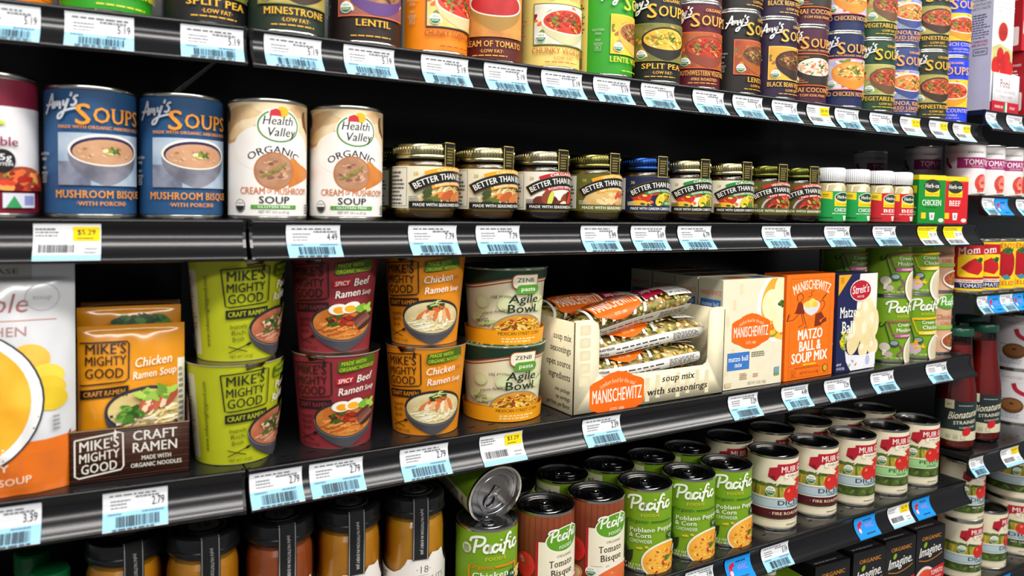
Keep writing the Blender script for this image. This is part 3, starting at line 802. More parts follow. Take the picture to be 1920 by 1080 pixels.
def pasta_bowl():
    R0, R1, H = 41.5, 47.6, 84
    Rm = 44.5
    a = Art()
    a.rect(-PI * Rm, 0, PI * Rm, H, '#e3dcb8').rect(-PI * Rm, 0, PI * Rm, 17, '#f0a014')
    for off, c in ((0, '#a85a30'), (1.6, '#f2e8d0'), (3.2, '#b86034'), (4.8, '#173526')):
        wv = lambda x: 66.5 + 5 * sin(min(max((x + 26) / 24, -1.57), 1.57)) - (1.5 if x > 24 else 0) + off
        for i in range(56):
            x0, x1 = -PI * Rm + i * 5, min(-PI * Rm + i * 5 + 5, PI * Rm)
            a.poly([(x0, wv(x0)), (x1, wv(x1)), (x1, H), (x0, H)], c)
    for x, y, r in ((-34, 48, 8), (-8, 46, 9), (34, 46, 10), (-44, 30, 6)): a.ell(x, y, r, r * .9, '#cdd69c', 20).ell(x, y, r * .7, r * .6, '#d8dcae', 18)
    for x, y, r in ((-30, 18 + 6, 12), (-38, 33, 8)): a.ell(x, y, r, 2.4, '#c4d088', 16, .25)
    ink = '#2a3324'
    a.text('16g protein', -12, 54, 3.4, ink, 26, st='n', sh=.25, arc=40).text('plant-fueled', -20, 36, 3.4, ink, 30, st='n', sh=.25, slope=.2).text('non-gmo', -36, 27, 3, ink, 17, st='n', sh=.25, slope=.15).text('planet', 40, 50, 3, ink, 16, st='n', sh=.3, slope=.5)
    a.rrect(-2, 63, 29, 80, 6, '#a85a30').rect(20, 71, 29, 80, '#a85a30').rrect(-1, 64, 28, 79, 5.4, '#efe9cc').rect(20, 71, 28, 79, '#efe9cc')
    a.rrect(3, 57.6, 31, 68, 5, '#5a9a34').rect(3, 57.6, 10, 62, '#5a9a34')
    a.text('ZENB', 13.5, 71, 4.6, ink, 20).text('pasta', 17, 61, 4.6, '#eef2dc', 18)
    a.text('Agile', 13, 47.5, 9.4, '#1f3326', 36, sh=.12).text('Bowl', 11, 36.2, 9.6, '#1f3326', 36, sh=.06)
    a.clip = (-60, 16.6, 60, 40)
    a.ell(9, 14, 33, 21, '#8a8478', 30).ell(9, 14, 31.6, 19.6, 'x#e0a030#c88424#60', 30)
    a.chips(9, 16, 30, 15.5, 230, ['#f4c850', '#f0b838', '#8a4a1c', '#e8a828', '#fbe08a', '#f8d468', '#a83a20'], 1.7, 4, 2.6).clip = None
    a.rect(-PI * Rm, 0, PI * Rm, 16.6, '#f0a014')
    a.text('MEXICAN STREET CORN', 10, 11, 3.6, '#3a2a10', 52).greek(-12, 3, 32, 9, 2, '#f8dc9a', 4)
    a.text('NET WT', -33, 25, 2.8, ink).text('2.9 oz (82g)', -34, 20.4, 2.8, ink)
    cup = Acc().lathe([(0, 2), (R0 - 3, 2), (R0 - 2.6, 0), (R0 - .4, 0), (R0 - .25, 1), (R1 - .25, H), (R1 + 1.4, H + .6), (R1 + 1.6, H + 1.6), (R1 - 2, H + 1.6)], '#e6e0d0', 56)
    lid = Acc().lathe([(R1 - .4, H + .9), (R1 + 2.6, H + 1.6), (R1 + 2.8, H + 2.4), (R1, H + 3), (0, H + 2.8)], '#d8d6cc', 56)
    lp = Art()
    lp.it.append(([((R1 + 2.2) * sin(t * PI / 28), (R1 + 2.2) * cos(t * PI / 28)) for t in range(56)][::-1], [list(range(56))], '#2c6a40'))
    R_ = random.Random(4)
    for i in range(40):
        t = R_.uniform(0, 6.28); lp.ell((R1 - 2) * cos(t), (R1 - 2) * sin(t), 3, 1.2, '#d4dcc8', 8, t + 1)
    lay(lid, lp, lambda x, y, l: ((x, y, H + 3.05 + l), (0, 0, 1)))
    lr = Art()
    for i in range(64): lr.rect(-PI * 50 + i * 4.9, 0, -PI * 50 + i * 4.9 + 4.9, .8, '#2c6a40' if i % 5 else '#d4dcc8')
    lay(lid, lr, wcyl(R1 + 2.85, H + 1.6), 5)
    lid.prism([(.012, 0), (-.012, 0), (-.008, -.004), (.008, -.006)], -.0003, .0003, '#2c6a40', Matrix.Translation((.03, -(R1 * .84) * .001, (H + 2) * .001)) @ Matrix.Rotation(.6, 4, 'Z') @ Matrix.Rotation(1.2, 4, 'X'))
    sl = Acc()
    lay(sl, a, wcone(R0, R1, H, .4), Rm * 2 * PI / 64)
    return [('bowl', cup.mesh('bowl')), ('foil_lid', lid.mesh('foil_lid')), ('sleeve', sl.mesh('sleeve'))]

def bouillon_jar(key):
    #      cap, label bg, top band text/col, lower band text/col, food, strip
    cap, bg, t1, c1, t2, c2, food, strip = dict(
        chicken=('m#b3aa80', '#e9e2c4', 'ORGANIC', '#f0a01c', 'ROASTED CHICKEN BASE', '#f0a01c', 'n', 'MADE WITH SEASONED ROASTED CHICKEN'),
        beef=('m#b0a888', '#ebe6d8', 'ORGANIC', '#c01f2c', 'ROASTED BEEF BASE', '#c01f2c', 'b', 'MADE WITH SEASONED ROASTED BEEF'),
        nochicken=('m#7a7440', '#5f6224', 'VEGETARIAN', '#f0a01c', 'NO CHICKEN BASE', '#f0a01c', 's', 'MADE WITH SEASONED VEGETABLES'),
        reduced=('m#22407a', '#1c2448', '', '#1c2448', 'SEASONED VEGETABLE BASE', '#1f8a4a', 'v', 'MADE WITH GARDEN CARROTS, CELERY, ONIONS'),
        veg=('m#b3aa80', '#ebe6d0', 'ORGANIC', '#1f8a44', 'SEASONED VEGETABLE BASE', '#1f8a44', 'v', 'MADE WITH GARDEN CARROTS, CELERY, ONIONS'),
        nobeef=('m#5a5c28', '#55581f', 'VEGETARIAN', '#c01f24', 'NO BEEF BASE', '#c01f24', 'r', 'MADE WITH SEASONED VEGETABLES'))[key]
    R = 33.6
    glass = Acc().lathe([(0, .6), (26, .6), (31, 2), (33, 5), (33.4, 8), (33.4, 59), (32.4, 61.5), (30, 64), (29, 66)], 't', 48)
    cont = Acc().lathe([(0, 1.8), (25, 1.8), (30, 3.2), (32, 6), (32.3, 9), (32.3, 57), (30, 61), (0, 62)], dict(chicken='w#6b4a16', nochicken='w#5a4a22').get(key, 'w#2c130c'), 40)
    lid = Acc().lathe([(31.6, 64), (33.2, 64), (33.6, 65), (33.4, 67.5), (32.4, 68.6), (32.6, 76), (31.6, 78.6), (29, 79.6), (0, 79.2)], cap, 60)
    for i in range(60):
        t = 2 * PI * i / 60
        lid.box(-.0004, -.0331, .0695, .0004, -.0324, .0765, cap, 0, Matrix.Rotation(t, 4, 'Z'))
    sl = Art()
    sl.rect(-9, 0, 9, 26, '#16150f').frame(-9, 0, 9, 26, .8, '#c8b25a').greek(-6, 4, 6, 22, 6, '#8a7a3a', 3)
    seal = Acc()
    lay(seal, sl, lambda x, y, l: (((34.1 + l) * sin(x / 34), -(34.1 + l) * cos(x / 34), 55.5 + y), (sin(x / 34), -cos(x / 34), 0)), 3)
    seal.box(-.009, -.0341, .0795, .009, -.016, .0803, '#16150f', 0)
    a = Art()
    h = 47
    q = PI * R
    a.rect(-q, 0, q, h, bg).rect(-q, h - 1.6, q, h, GOLD).rect(-q, 0, q, 2.2, GOLD)
    dark = key in ('nochicken', 'reduced', 'nobeef')
    a.rect(-82, 4, -50, 44, '#e4e0d0').frame(-82, 4, -50, 44, .5, '#3a3a34').greek(-80, 6, -53, 42, 9, '#4a4a44', 5, .45)
    a.text('38', -40, 36, 3.6, '#c8b25a')
    # food picture
    a.clip = (-46, 3, 46, 34)
    if food == 'n':
        a.ell(4, 8, 42, 20, 'x#e6d29a#d8b870#40', 30).strands(4, 14, 40, 15, 60, ['#f2e0a8', '#e4c878', '#f8ecc4'], 1.7, 4, 12)
        for i in range(4): a.ell(-18 + i * 11, 14 + 2 * (i % 2), 9, 4.6, ('#d8803c', '#b85c2c', '#c8783c')[i % 3], 16, .5)
        a.chips(-24, 14, 8, 8, 8, ['#5a6a28', '#3a4a20'], 4, 2)
    elif food == 'b':
        for i in range(9): a.ell(-30 + i * 8, 12 + 5 * sin(i * 1.7), 8, 6, ('#6a2c1c', '#8a4028', '#5a2016')[i % 3], 16, i)
        a.ell(16, 20, 4, 15, '#d8381f', 16, -.7).ell(-18, 15, 3, 10, '#c8d050', 14, -.3).ell(-2, 8, 7, 4, '#f0dcb0', 14, .5)
        for i in range(4): a.line([(30 + i * 2, 4), (26 + i * 3, 28)], 1.6, '#c88a3a')
    elif food == 's':
        a.ell(2, 8, 44, 26, 'x#d8b878#c8a058#40', 30).chips(6, 14, 30, 10, 26, ['#e0a8a0', '#c84a38', '#f0e0c0', '#e8c890'], 4, 6)
    elif food == 'v':
        for x, y, rx, ry, c, ro in ((-28, 20, 12, 8, '#c8301e', .2), (-34, 10, 14, 6, '#e8b830', .1), (-4, 12, 12, 6, '#2f4a1c', .9), (0, 20, 14, 7, '#d8c030', .7), (10, 10, 10, 7, '#5a7a2a', -.6), (22, 16, 9, 8, '#e0b020', .4), (-14, 26, 12, 4, '#b83a24', .1), (34, 20, 10, 7, '#c83a1e', .3), (36, 9, 10, 5, '#4a6a24', .5), (-20, 7, 10, 3.6, '#f0d060', -.1)): a.ell(x, y, rx, ry, c, 18, ro)
        a.chips(0, 16, 36, 12, 30, ['#f0d860', '#8a9a34', '#e86a3a', '#3a5220'], 2.2, 4)
    else:
        a.ell(6, 8, 38, 24, '#b8b4aa', 30).ell(6, 8, 35, 21, 'x#5a2414#7a3820#40', 30).chips(6, 14, 32, 12, 46, RED + ['#3a2014'], 4, 6)
    a.clip = None
    def arcband(r0, r1, half, c):
        pts = [(r1 * sin(t), r1 * cos(t) - 44.5) for t in [half * (i / 16 - 1) for i in range(33)]] + [(r0 * sin(t), r0 * cos(t) - 44.5) for t in [half * (1 - i / 16) for i in range(33)]]
        a.poly(pts, c)
    arcband(71, 75.5, .34, c2)
    arcband(84, 90 if t1 else 85.2, .36, c1)
    arcband(74.2, 86.2, .575, GOLD)
    arcband(75, 85.4, .57, '#131210')
    a.text('BETTER THAN BOUILLON', 0, 32.8, 6.2, '#f4f2ea', 84, arc=77.3)
    if t1: a.text(t1, 0, 41.7, 3, '#f4f2ea' if c1 != '#f0a01c' else '#fbe9b0', 38, arc=86.2)
    a.text(t2, 0, 27.4, 2.5, '#f6f4ea', 42, arc=71.9)
    if key == 'reduced': a.rect(0, 10.5, 44, 14.6, '#1f8a4a').text('REDUCED SODIUM', 22, 11.4, 2.6, '#f0f2ea', 38)
    a.rect(-46, 2.4, 46, 9.6, '#131210' if not dark else bg)
    a.text(strip, 0, 4.4, 3.1, '#f4f2ea', 84)
    a.greek(-46, 10, -34, 15, 3, '#4a4a40' if not dark else '#c8c8b0', 3)
    lab = Acc()
    lay(lab, a, wcyl(33.75, 10.5), 33.75 * 2 * PI / 64)
    return [('glass_jar', glass.mesh('glass_jar')), ('soup_base', cont.mesh('soup_base')), ('lid', lid.mesh('lid')), ('safety_seal', seal.mesh('safety_seal')), ('label', lab.mesh('label'))]

def herb_bottle(kind):
    bg, nm = ('#189a48', 'CHICKEN') if kind == 'g' else ('#c81f2a', 'BEEF')
    glass = Acc().lathe([(0, 0), (23, 0), (25, 2), (25, 56), (22, 61), (19.5, 63), (19.5, 66)], 't', 36)
    cont = Acc().lathe([(0, 1.4), (22, 1.4), (24, 3), (24, 54), (21, 59), (0, 59.6)], 'x#d8c896#e4d8b0#80', 36)
    cap = Acc().lathe([(20, 62), (22.4, 62), (22.6, 63), (22.6, 80), (21.4, 82), (0, 82.4)], 'g#e4e4e6', 48)
    for i in range(48): cap.box(-.0006, -.0230, .063, .0006, -.0223, .0805, 'g#e4e4e6', 0, Matrix.Rotation(2 * PI * i / 48, 4, 'Z'))
    a = Art()
    q = PI * 25.1
    a.rect(-q, 0, q, 44, bg)
    a.poly([(-27, 34), (-10, 32), (-10, 43), (-27, 44)], '#f4d020').greek(-24, 36, -13, 41, 2, '#7a5a10', 3)
    a.rect(-7, 22, 24, 35, '#f4d020').ell(8, 35.5, 15, 7.5, '#f0f0e0', 26).ell(8, 35.5, 14, 6.6, '#23402c', 26).text('Herb-ox', 8, 33.4, 5, '#f4f4ec', 22, st='s')
    a.text('SODIUM FREE', 8.5, 23.6, 2.6, '#b88a10', 26)
    a.text(nm, 8, 14, 5.2, '#f2f2ea', 30, st='s').greek(-10, 10.5, 26, 12.6, 1, '#f0e0c8', 2)
    a.poly([(8, 8), (17, 8), (15, 1), (10, 1)], '#f0ece4').text('5', 12.5, 2.6, 3.4, '#3a3a3a').greek(-27, 4, -4, 7, 1, '#2a3a2a', 3)
    lab = Acc()
    lay(lab, a, wcyl(25.15, 3), 25.15 * 2 * PI / 48)
    return [('glass_bottle', glass.mesh('glass_bottle')), ('bouillon_powder', cont.mesh('bouillon_powder')), ('cap', cap.mesh('cap')), ('label', lab.mesh('label'))]

def carton(w, d, h, faces, body, bev=.8, edge=None):
    """a folded board box: faces {side: art}"""
    c = Acc()
    c.box(-w / 2000, -d / 2000, 0, w / 2000, d / 2000, h / 1000, body, bev / 1000)
    for side, art in faces.items(): lay(c, art, wflat(side, w, d, h), eps=.008)
    return c
def art(): return Art()

def herb_box(kind):
    bg, nm = ('#14882f', 'CHICKEN') if kind == 'g' else ('#cf1f28', 'BEEF')
    w, d, h = 58, 34, 80
    f = Art().rect(-29, .3, 29, h - .3, bg).rect(-29, h - 8, 29, h - .3, '#f2d21c')
    f.rect(-15, 45, 16, 62, '#f2d21c').ell(0, 62, 17.5, 11, '#2b3a2c', 28).ell(0, 62, 17, 10.4, '#2d352c', 28).text('Herb-ox', 0, 59, 7, '#eef0e4', 30, st='s').text('SODIUM FREE', .5, 47, 2.8, '#b88a10', 27)
    f.text(nm, 0, 30, 9, '#f2f0e8', 42 if kind == 'g' else 26, st='s').greek(-12, 26, 12, 28, 1, '#0c4a1a' if kind == 'g' else '#7a1018', 2)
    f.rrect(-22, 8, -12, 18, 1, '#f0c81c').poly([(-5, 18), (7, 18), (5, 6), (-3, 6)], '#f0ece6').text('8', 1, 9, 6, '#3a3a3a').ell(21, 5.6, 6, 3.4, '#f0dcd8', 14)
    l = Art().rect(-17, .3, 17, h - .3, bg).rect(-17, h - 8, 17, h - .3, '#f2d21c').greek(-14, 10, 14, 40, 8, '#f0f0e0', 4).rect(-14, 50, 14, 62, '#f2d21c')
    return [('carton', carton(w, d, h, dict(front=f, left=l), bg).mesh('carton'))]

MAN = '#ee6a12'
def man_logo(a, x, y, w, slope=0.0):
    k = w / 100
    a.poly([(x + px * k, y + (py + px * slope) * k) for px, py in ((-50, -16), (-44, -20), (0, -34), (44, -20), (50, -16), (50, 16), (44, 20), (0, 34), (-44, 20), (-50, 16))], MAN)
    a.ell(x, y, 44 * k, 33 * k, MAN, 30)
    a.text('MANISCHEWITZ', x, y - 10 * k, 19 * k, '#fdf4e6', 92 * k)
    a.text('comfort food for the soul', x, y + 17 * k, 6.5 * k, '#fbd8b0', 64 * k, st='n', arc=70 * k).text('ESTD 1888', x, y - 24 * k, 5 * k, '#fbd8b0', 26 * k, st='n')
CRM = '#ece3c6'
def matzo_mix_box():
    w, d, h = 119, 46, 150
    f = Art().rect(-w / 2 + .3, .3, w / 2 - .3, h - .3, CRM)
    for i in range(6): f.rect(-52 + (i % 3) * 12, 20 + 22 * i, -46 + (i % 3) * 12, 34 + 22 * i, '#e8d9b0')
    f.clip = (-59, 60, 59, 149.6)
    f.ell(66, 110, 60, 56, '#f4f2ea', 40).ell(68, 110, 54, 50, 'x#e8a428#f0bc48#30', 40).chips(50, 80, 24, 12, 20, ['#e8741e', '#f0c030', '#8a9a2a'], 5, 3)
    for x, y, r in ((36, 112, 20), (58, 134, 18), (56, 92, 18)): f.ell(x, y, r, r * 1.12, 'x#efe6b4#f4eec8#40', 28)
    f.chips(56, 114, 7, 6, 10, ['#3f6a22', '#5a8a2e', '#2a4a18'], 4.4, 4).clip = None
    man_logo(f, -4, 78, 74)
    f.rect(-48, 26, -6, 50, '#3f77c2').text('matzo ball', -27, 38, 7, '#f2f2ee', 38, st='s').text('mix', -27, 30, 6, '#f2f2ee', 14, st='s')
    f.greek(-2, 42, 30, 50, 3, '#7a7460', 3).greek(-24, 12, -8, 22, 4, '#b08a5a', 5).greek(2, 14, 12, 20, 2, '#b08a5a', 6).text('NET WT. 5 OZ. (142g)', 10, 4, 4, '#9a937c', 36, st='n').rect(44, 12, 54, 24, '#7aa0b8').rect(44, 12, 54, 16, '#6aa04a')
    f.rrect(-52, 4, -40, 10, 1, '#d8c8a0')
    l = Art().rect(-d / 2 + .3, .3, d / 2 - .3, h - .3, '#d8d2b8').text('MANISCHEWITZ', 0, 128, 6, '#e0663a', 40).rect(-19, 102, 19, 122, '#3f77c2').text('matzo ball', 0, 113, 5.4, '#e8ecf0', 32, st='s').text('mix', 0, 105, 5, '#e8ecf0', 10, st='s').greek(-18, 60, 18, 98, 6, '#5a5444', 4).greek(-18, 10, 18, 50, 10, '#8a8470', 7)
    t = Art().rect(-w / 2 + .4, -d / 2 + .4, w / 2 - .4, d / 2 - .4, CRM).ell(-15, 0, 22, 10, MAN, 24).rect(14, -12, 40, 6, '#3f77c2')
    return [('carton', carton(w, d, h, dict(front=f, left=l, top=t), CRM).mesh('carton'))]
def soup_mix_box():
    w, d, h = 110, 40, 153
    f = Art().rect(-w / 2 + .3, .3, w / 2 - .3, h - .3, '#f0730f')
    f.frame(-46, 3, 46, 147, .5, '#a8481a').rect(-46, 15, 46, 15.5, '#a8481a').rect(-46, 20.4, -16, 20.9, '#a8481a')
    f.text('MANISCHEWITZ', 2, 131, 13.5, '#fdf2dc', 82, arc=110)
    K = '#7d2a12'
    n0 = len(f.it)
    # two striding figures under a bowl, drawn in line on the box front
    f.poly([(-30, 118), (-34, 104), (-38, 96), (-14, 94), (-18, 112), (-24, 120)], K).line([(-26, 96), (-40, 84), (-54, 82), (-52, 94)], 1.6, K).line([(-22, 95), (-16, 74), (-28, 68)], 1.6, K).line([(-18, 94), (-10, 72), (-14, 66), (-6, 68)], 1.6, K)
    f.line(spline([(-30, 120), (-33, 130), (-24, 136), (-18, 128), (-24, 120)]), 1.4, K).poly([(-56, 82), (-52, 96), (-49, 95), (-53, 82)], K)
    f.poly([(12, 92), (26, 96), (34, 84), (22, 78), (28, 68), (10, 66)], K).line(spline([(24, 96), (34, 110), (28, 120), (20, 112)]), 1.4, K).poly([(22, 68), (40, 76), (38, 84), (30, 80)], K).line([(28, 122), (38, 132)], 2.4, K)
    f.bowl(2, 112, 20, 9, 22, '#e8e6e6', '#dcdadd', '#d8d6d8', [], 0).ell(-6, 113, 10, 7, '#f0cf50', 18).ell(4, 116, 8, 9, '#f4dc6a', 18, .4).ell(10, 112, 7, 6, '#eac444', 16)
    f.line(spline([(-6, 128), (2, 131), (0, 137), (8, 140)]), 1, K)
    f.it = f.it[:n0] + [([(x * .95, 75 + (y - 66) * .72) for x, y in v], q, c) for v, q, c in f.it[n0:]]
    for t, y, wd in (('MATZO', 58, 57), ('BALL &', 41, 50), ('SOUP MIX', 24.5, 82)):
        for dx in (-.5, 0, .5): f.text(t, 1 + dx, y, 14.6, '#fdf2e2', wd, slope=.02)
    f.rect(-14, 19.6, 16, 22, '#f4c020').greek(-32, 16.6, 36, 18.6, 1, '#a8481a', 3).ell(38, 12, 6, 6, '#3a4a20', 18).ell(38, 12, 4.8, 4.8, '#e8a020', 16).text('NET WT 4.5 oz (128g)', 2, 7, 4, '#b8541c', 44, st='n').frame(-40, 5, -30, 13, .6, '#b8541c')
    f.text('K', -35, 6.6, 4, '#b8541c')
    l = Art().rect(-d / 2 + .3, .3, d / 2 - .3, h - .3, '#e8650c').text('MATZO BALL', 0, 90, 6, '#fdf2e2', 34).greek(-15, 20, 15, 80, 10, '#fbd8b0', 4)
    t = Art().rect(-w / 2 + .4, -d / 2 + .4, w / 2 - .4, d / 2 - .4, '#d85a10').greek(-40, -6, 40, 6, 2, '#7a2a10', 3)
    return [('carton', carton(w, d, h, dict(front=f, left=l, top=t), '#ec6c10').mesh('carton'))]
def navy_box():
    w, d, h = 102, 38, 150
    NV = '#1d234f'
    f = Art().rect(-51 + .3, .3, 51 - .3, h - .3, NV)
    f.poly([(4, h - .4), (50.6, h - .4), (50.6, .4), (38, .4), (38, 40), (-2, 62), (-2, 100)], 'x#e9e6d8#f2f0e8#20')
    f.poly([(-50, h - 1), (-50, h - 32), (-18, h - 1)], '#f0a81c').greek(-46, h - 14, -34, h - 4, 4, '#a86a10', 3)
    f.rect(14, 78, 28, 112, 'x#e8b838#f0cc60#20')
    for x, y, rx, ry, ro in ((6, 82, 16, 14, 0), (26, 92, 18, 22, .3), (44, 72, 14, 24, 0), (-6, 54, 17, 30, -.35), (24, 58, 16, 26, -.1), (18, 32, 13, 12, 0), (44, 34, 14, 14, 0)): f.ell(x, y, rx, ry, 'x#e8d49a#f2e4b8#30', 28, ro).ell(x - rx * .3, y + ry * .3, rx * .4, ry * .4, '#f6ecca', 14, ro)
    f.chips(-34, 50, 8, 16, 40, ['#d8cc30', '#c0b824', '#8aa02a'], 3.6, 4)
    f.poly([(-30, 34), (-20, 26), (20, 22), (50.6, 26), (50.6, 6), (44, 1), (-14, 1), (-26, 16)], 'x#dfe0e6#eeeef2#20').ell(30, 14, 6, 8, '#b8c0dc', 16).chips(-10, 12, 12, 8, 8, ['#c86a6a', '#9ab08a'], 2, 4)
    f.ell(6, 124, 28, 17, '#f2ece4', 32).ell(6, 124, 26.6, 15.6, '#b81a2e', 32)
    f.text("Streit's", 6, 120, 12, '#f8f4ee', 44, st='s', sh=.1, slope=.06).text('SINCE 1925', 6, 113, 3, '#f4e8d8', 18)
    f.text('Matzo', -24, 84, 16, '#f6f4ee', 44, st='s').text('Ball', -24, 60, 18, '#f6f4ee', 32, st='s').text('Mix', -24, 49, 7, '#f6f4ee', 15, st='s')
    f.text('NET WT', -44, 11, 3.6, '#e8e8f0', 12).text('4.5 OZ (127g)', -40, 5, 3.6, '#e8e8f0', 20)
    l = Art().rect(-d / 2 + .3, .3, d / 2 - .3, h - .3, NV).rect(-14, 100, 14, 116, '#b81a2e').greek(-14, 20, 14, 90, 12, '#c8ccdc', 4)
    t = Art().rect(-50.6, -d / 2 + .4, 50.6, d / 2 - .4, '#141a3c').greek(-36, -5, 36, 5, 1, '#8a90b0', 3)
    return [('carton', carton(w, d, h, dict(front=f, left=l, top=t), NV).mesh('carton'))]

def black_carton(kind):
    w, d, h = 76, 56, 180
    if kind == 'g':
        f = Art().rect(-38, .3, 38, h - .3, '#7d9c1a').script(PACIFIC, -26, 118, 24, 3.6, '#f0f2e0', .1, 1.3)
        return [('carton', carton(w, d, h, dict(front=f), '#6d8a18').mesh('carton')), ('screw_cap', Acc().lathe([(10, h), (10.4, h + 7), (0, h + 7.4)], 'g#e8e8e0', 20).mesh('screw_cap'))]
    f = Art().rect(-38, .3, 38, h - .3, '#1d1c1f')
    f.text('ORGANIC', 2, 160, 6.4, '#c8801e', 52)
    f.text('Imagine.', 0, 134, 16, '#f2f0ea', 62, st='b', sh=.22, slope=.08).ell(-14, 152, 5.4, 3.6, '#8ab022', 14, .9)
    f.line(spline([(-30, 127), (-8, 123), (14, 126), (32, 132)]), 1.2, '#d8881e')
    if kind == 'v': f.text('14 VEGETABLES', 2, 112, 5.4, '#d8881e', 48)
    if kind == 't':
        f.clip = (-38, 1, 38, 118)
        f.ell(-12, 74, 34, 40, '#efe0d4', 36).ell(-11, 72, 31, 37, 'x#d83a22#e85a38#20', 36).clip = None
        f.poly([(0, 84), (38, 88), (38, 112), (0, 106)], '#c8202a').text('TOMATO', 19, 96, 8.6, '#f6ecdc', 33, slope=.08).text('CREAMY SOUP', 18, 89, 3.4, '#f6ecdc', 26, slope=.08)
        f.rect(22, 40, 27, 80, '#f2eee8').ell(10, 40, 12, 8, '#f0a030', 16)
    elif kind == 'v': f.ell(0, 66, 36, 30, '#c86a2a', 30).chips(0, 66, 30, 24, 40, RED, 5, 3)
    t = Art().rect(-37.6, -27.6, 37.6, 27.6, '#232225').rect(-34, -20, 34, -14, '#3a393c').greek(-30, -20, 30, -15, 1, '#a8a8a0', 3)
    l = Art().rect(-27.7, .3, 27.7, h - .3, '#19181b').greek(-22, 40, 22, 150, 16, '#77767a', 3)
    c = carton(w, d, h, dict(front=f, left=l, top=t), '#1d1c1f')
    c.box(-.036, -.004, h * .001, .036, .004, h * .001 + .003, '#2a292c', .0008)
    return [('carton', c.mesh('carton'))]

def chestnut_jar(col):
    R = 35.3
    n = 12
    gl = Acc().lathe([(0, 1), (31, 1), (34.3, 4), (34.8, 8), (34.8, 109), (34, 117), (32.4, 123), (31, 127), (31, 131)], 't', n * 4)
    co = Acc().lathe([(0, 2), (30, 2), (33.2, 5), (33.6, 9), (33.6, 108), (32.8, 116), (30.4, 121.5), (0, 123)], 'w#' + col, n, crease=10)
    lid = Acc().lathe([(31.6, 128), (33.4, 128), (34, 129), (33.8, 133), (33, 134), (33.2, 143), (32.4, 145.6), (30, 147), (24, 147.2), (23, 146.6), (0, 146.6)], 'g#18191b', 48)
    ds = Art()
    ds.it.append(([(23 * cos(t * PI / 20), 23 * sin(t * PI / 20)) for t in range(40)], [list(range(40))], 'g#232427'))
    for i in range(60):
        t = i * 2 * PI / 60
        ds.ell(20 * cos(t), 20 * sin(t), .9, .5, '#8c8d8f', 6, t + 1)
    ds.it.append(([(15 * cos(t * PI / 20), 15 * sin(t * PI / 20)) for t in range(40)], [list(range(40))], 'g#6c6c6a'))
    ds.it.append(([(13.6 * cos(t * PI / 20), 13.6 * sin(t * PI / 20)) for t in range(40)], [list(range(40))], 'g#8a8a86'))
    ds.text('18', 0, -5, 10, '#2a2a2c', 16, st='s')
    dm = Acc()
    lay(dm, ds, lambda x, y, l: ((x, y, 147.3 + l), (0, 0, 1)))
    st = Art().rect(-9, 0, 9, 65.5, '#1c1d1f').rect(-8, 0, -7.4, 65.5, '#b4b4b0').rect(7.4, 0, 8, 65.5, '#b4b4b0')
    for i in range(11): st.poly([(-9 + i * 1.64, 0), (-9 + i * 1.64 + 1.64, 0), (-9 + i * 1.64 + .82, -1.2)], '#1c1d1f')
    st.text('fajful BULLIOM M AVBAE JAR'.replace('fajful', 'joyful').replace('BULLIOM', 'NUTRITION').replace('M AVBAE', 'IN EVERY'), 0, 30, 3, '#c8c8c4', 50, st='n', rot=-PI / 2)
    sm = Acc()
    def wst(x, y, l):
        r = 35.9 if y < 40 else (35.9 - (y - 40) * .05 if y < 48 else 35.5 - (y - 48) * .08)
        if y > 63: r -= (y - 63) * .6
        return (x, -r - l, 83 + y), (x / 36, -1, .1)
    lay(sm, st, wst, 3, 4)
    for y in (0,): sm.box(-.009, -.0338, .1471, .009, -.012, .1476, '#1c1d1f')
    a = Art()
    q = PI * R
    pts = [(-q, -10)] + [(x, 42 + 0) for x in ()] + [(q, -10)]
    top = [(q, 46), (60, 46), (48, 40), (42, 36), (38, 38), (33, 46), (29, 56), (22, 54), (14, 55), (10, 50), (-14, 50), (-17, 44), (-22, 38), (-30, 34), (-42, 35), (-60, 40), (-q, 42)]
    pts = [(-q, -8), (q, -8)] + top
    a.faces([p for p in pts], [list(range(len(pts)))], '#ebe4dc')
    a.text('\u00b718\u00b7', 4, 34, 7.6, '#6a645c', 18, st='n').text('CHESTNUTS', 4, 23, 6, '#5a544e', 56, st='n').greek(-22, 19, 30, 20.8, 1, '#8a847c', 3).rect(-2, 31.4, 10, 31.8, '#8a847c')
    a.rect(-26, -8, 60, 13, '#b03a28').greek(-60, -4, -40, 34, 10, '#5a544e', 6)
    lb = Acc()
    bmw = wcyl(35.2, 33)
    lay(lb, a, bmw, 35.2 * 2 * PI / 64)
    return [('glass_jar', gl.mesh('glass_jar')), ('soup', co.mesh('soup')), ('lid', lid.mesh('lid'), [('lid_emblem', dm.mesh('lid_emblem'))]), ('seal_strip', sm.mesh('seal_strip')), ('label', lb.mesh('label'))]

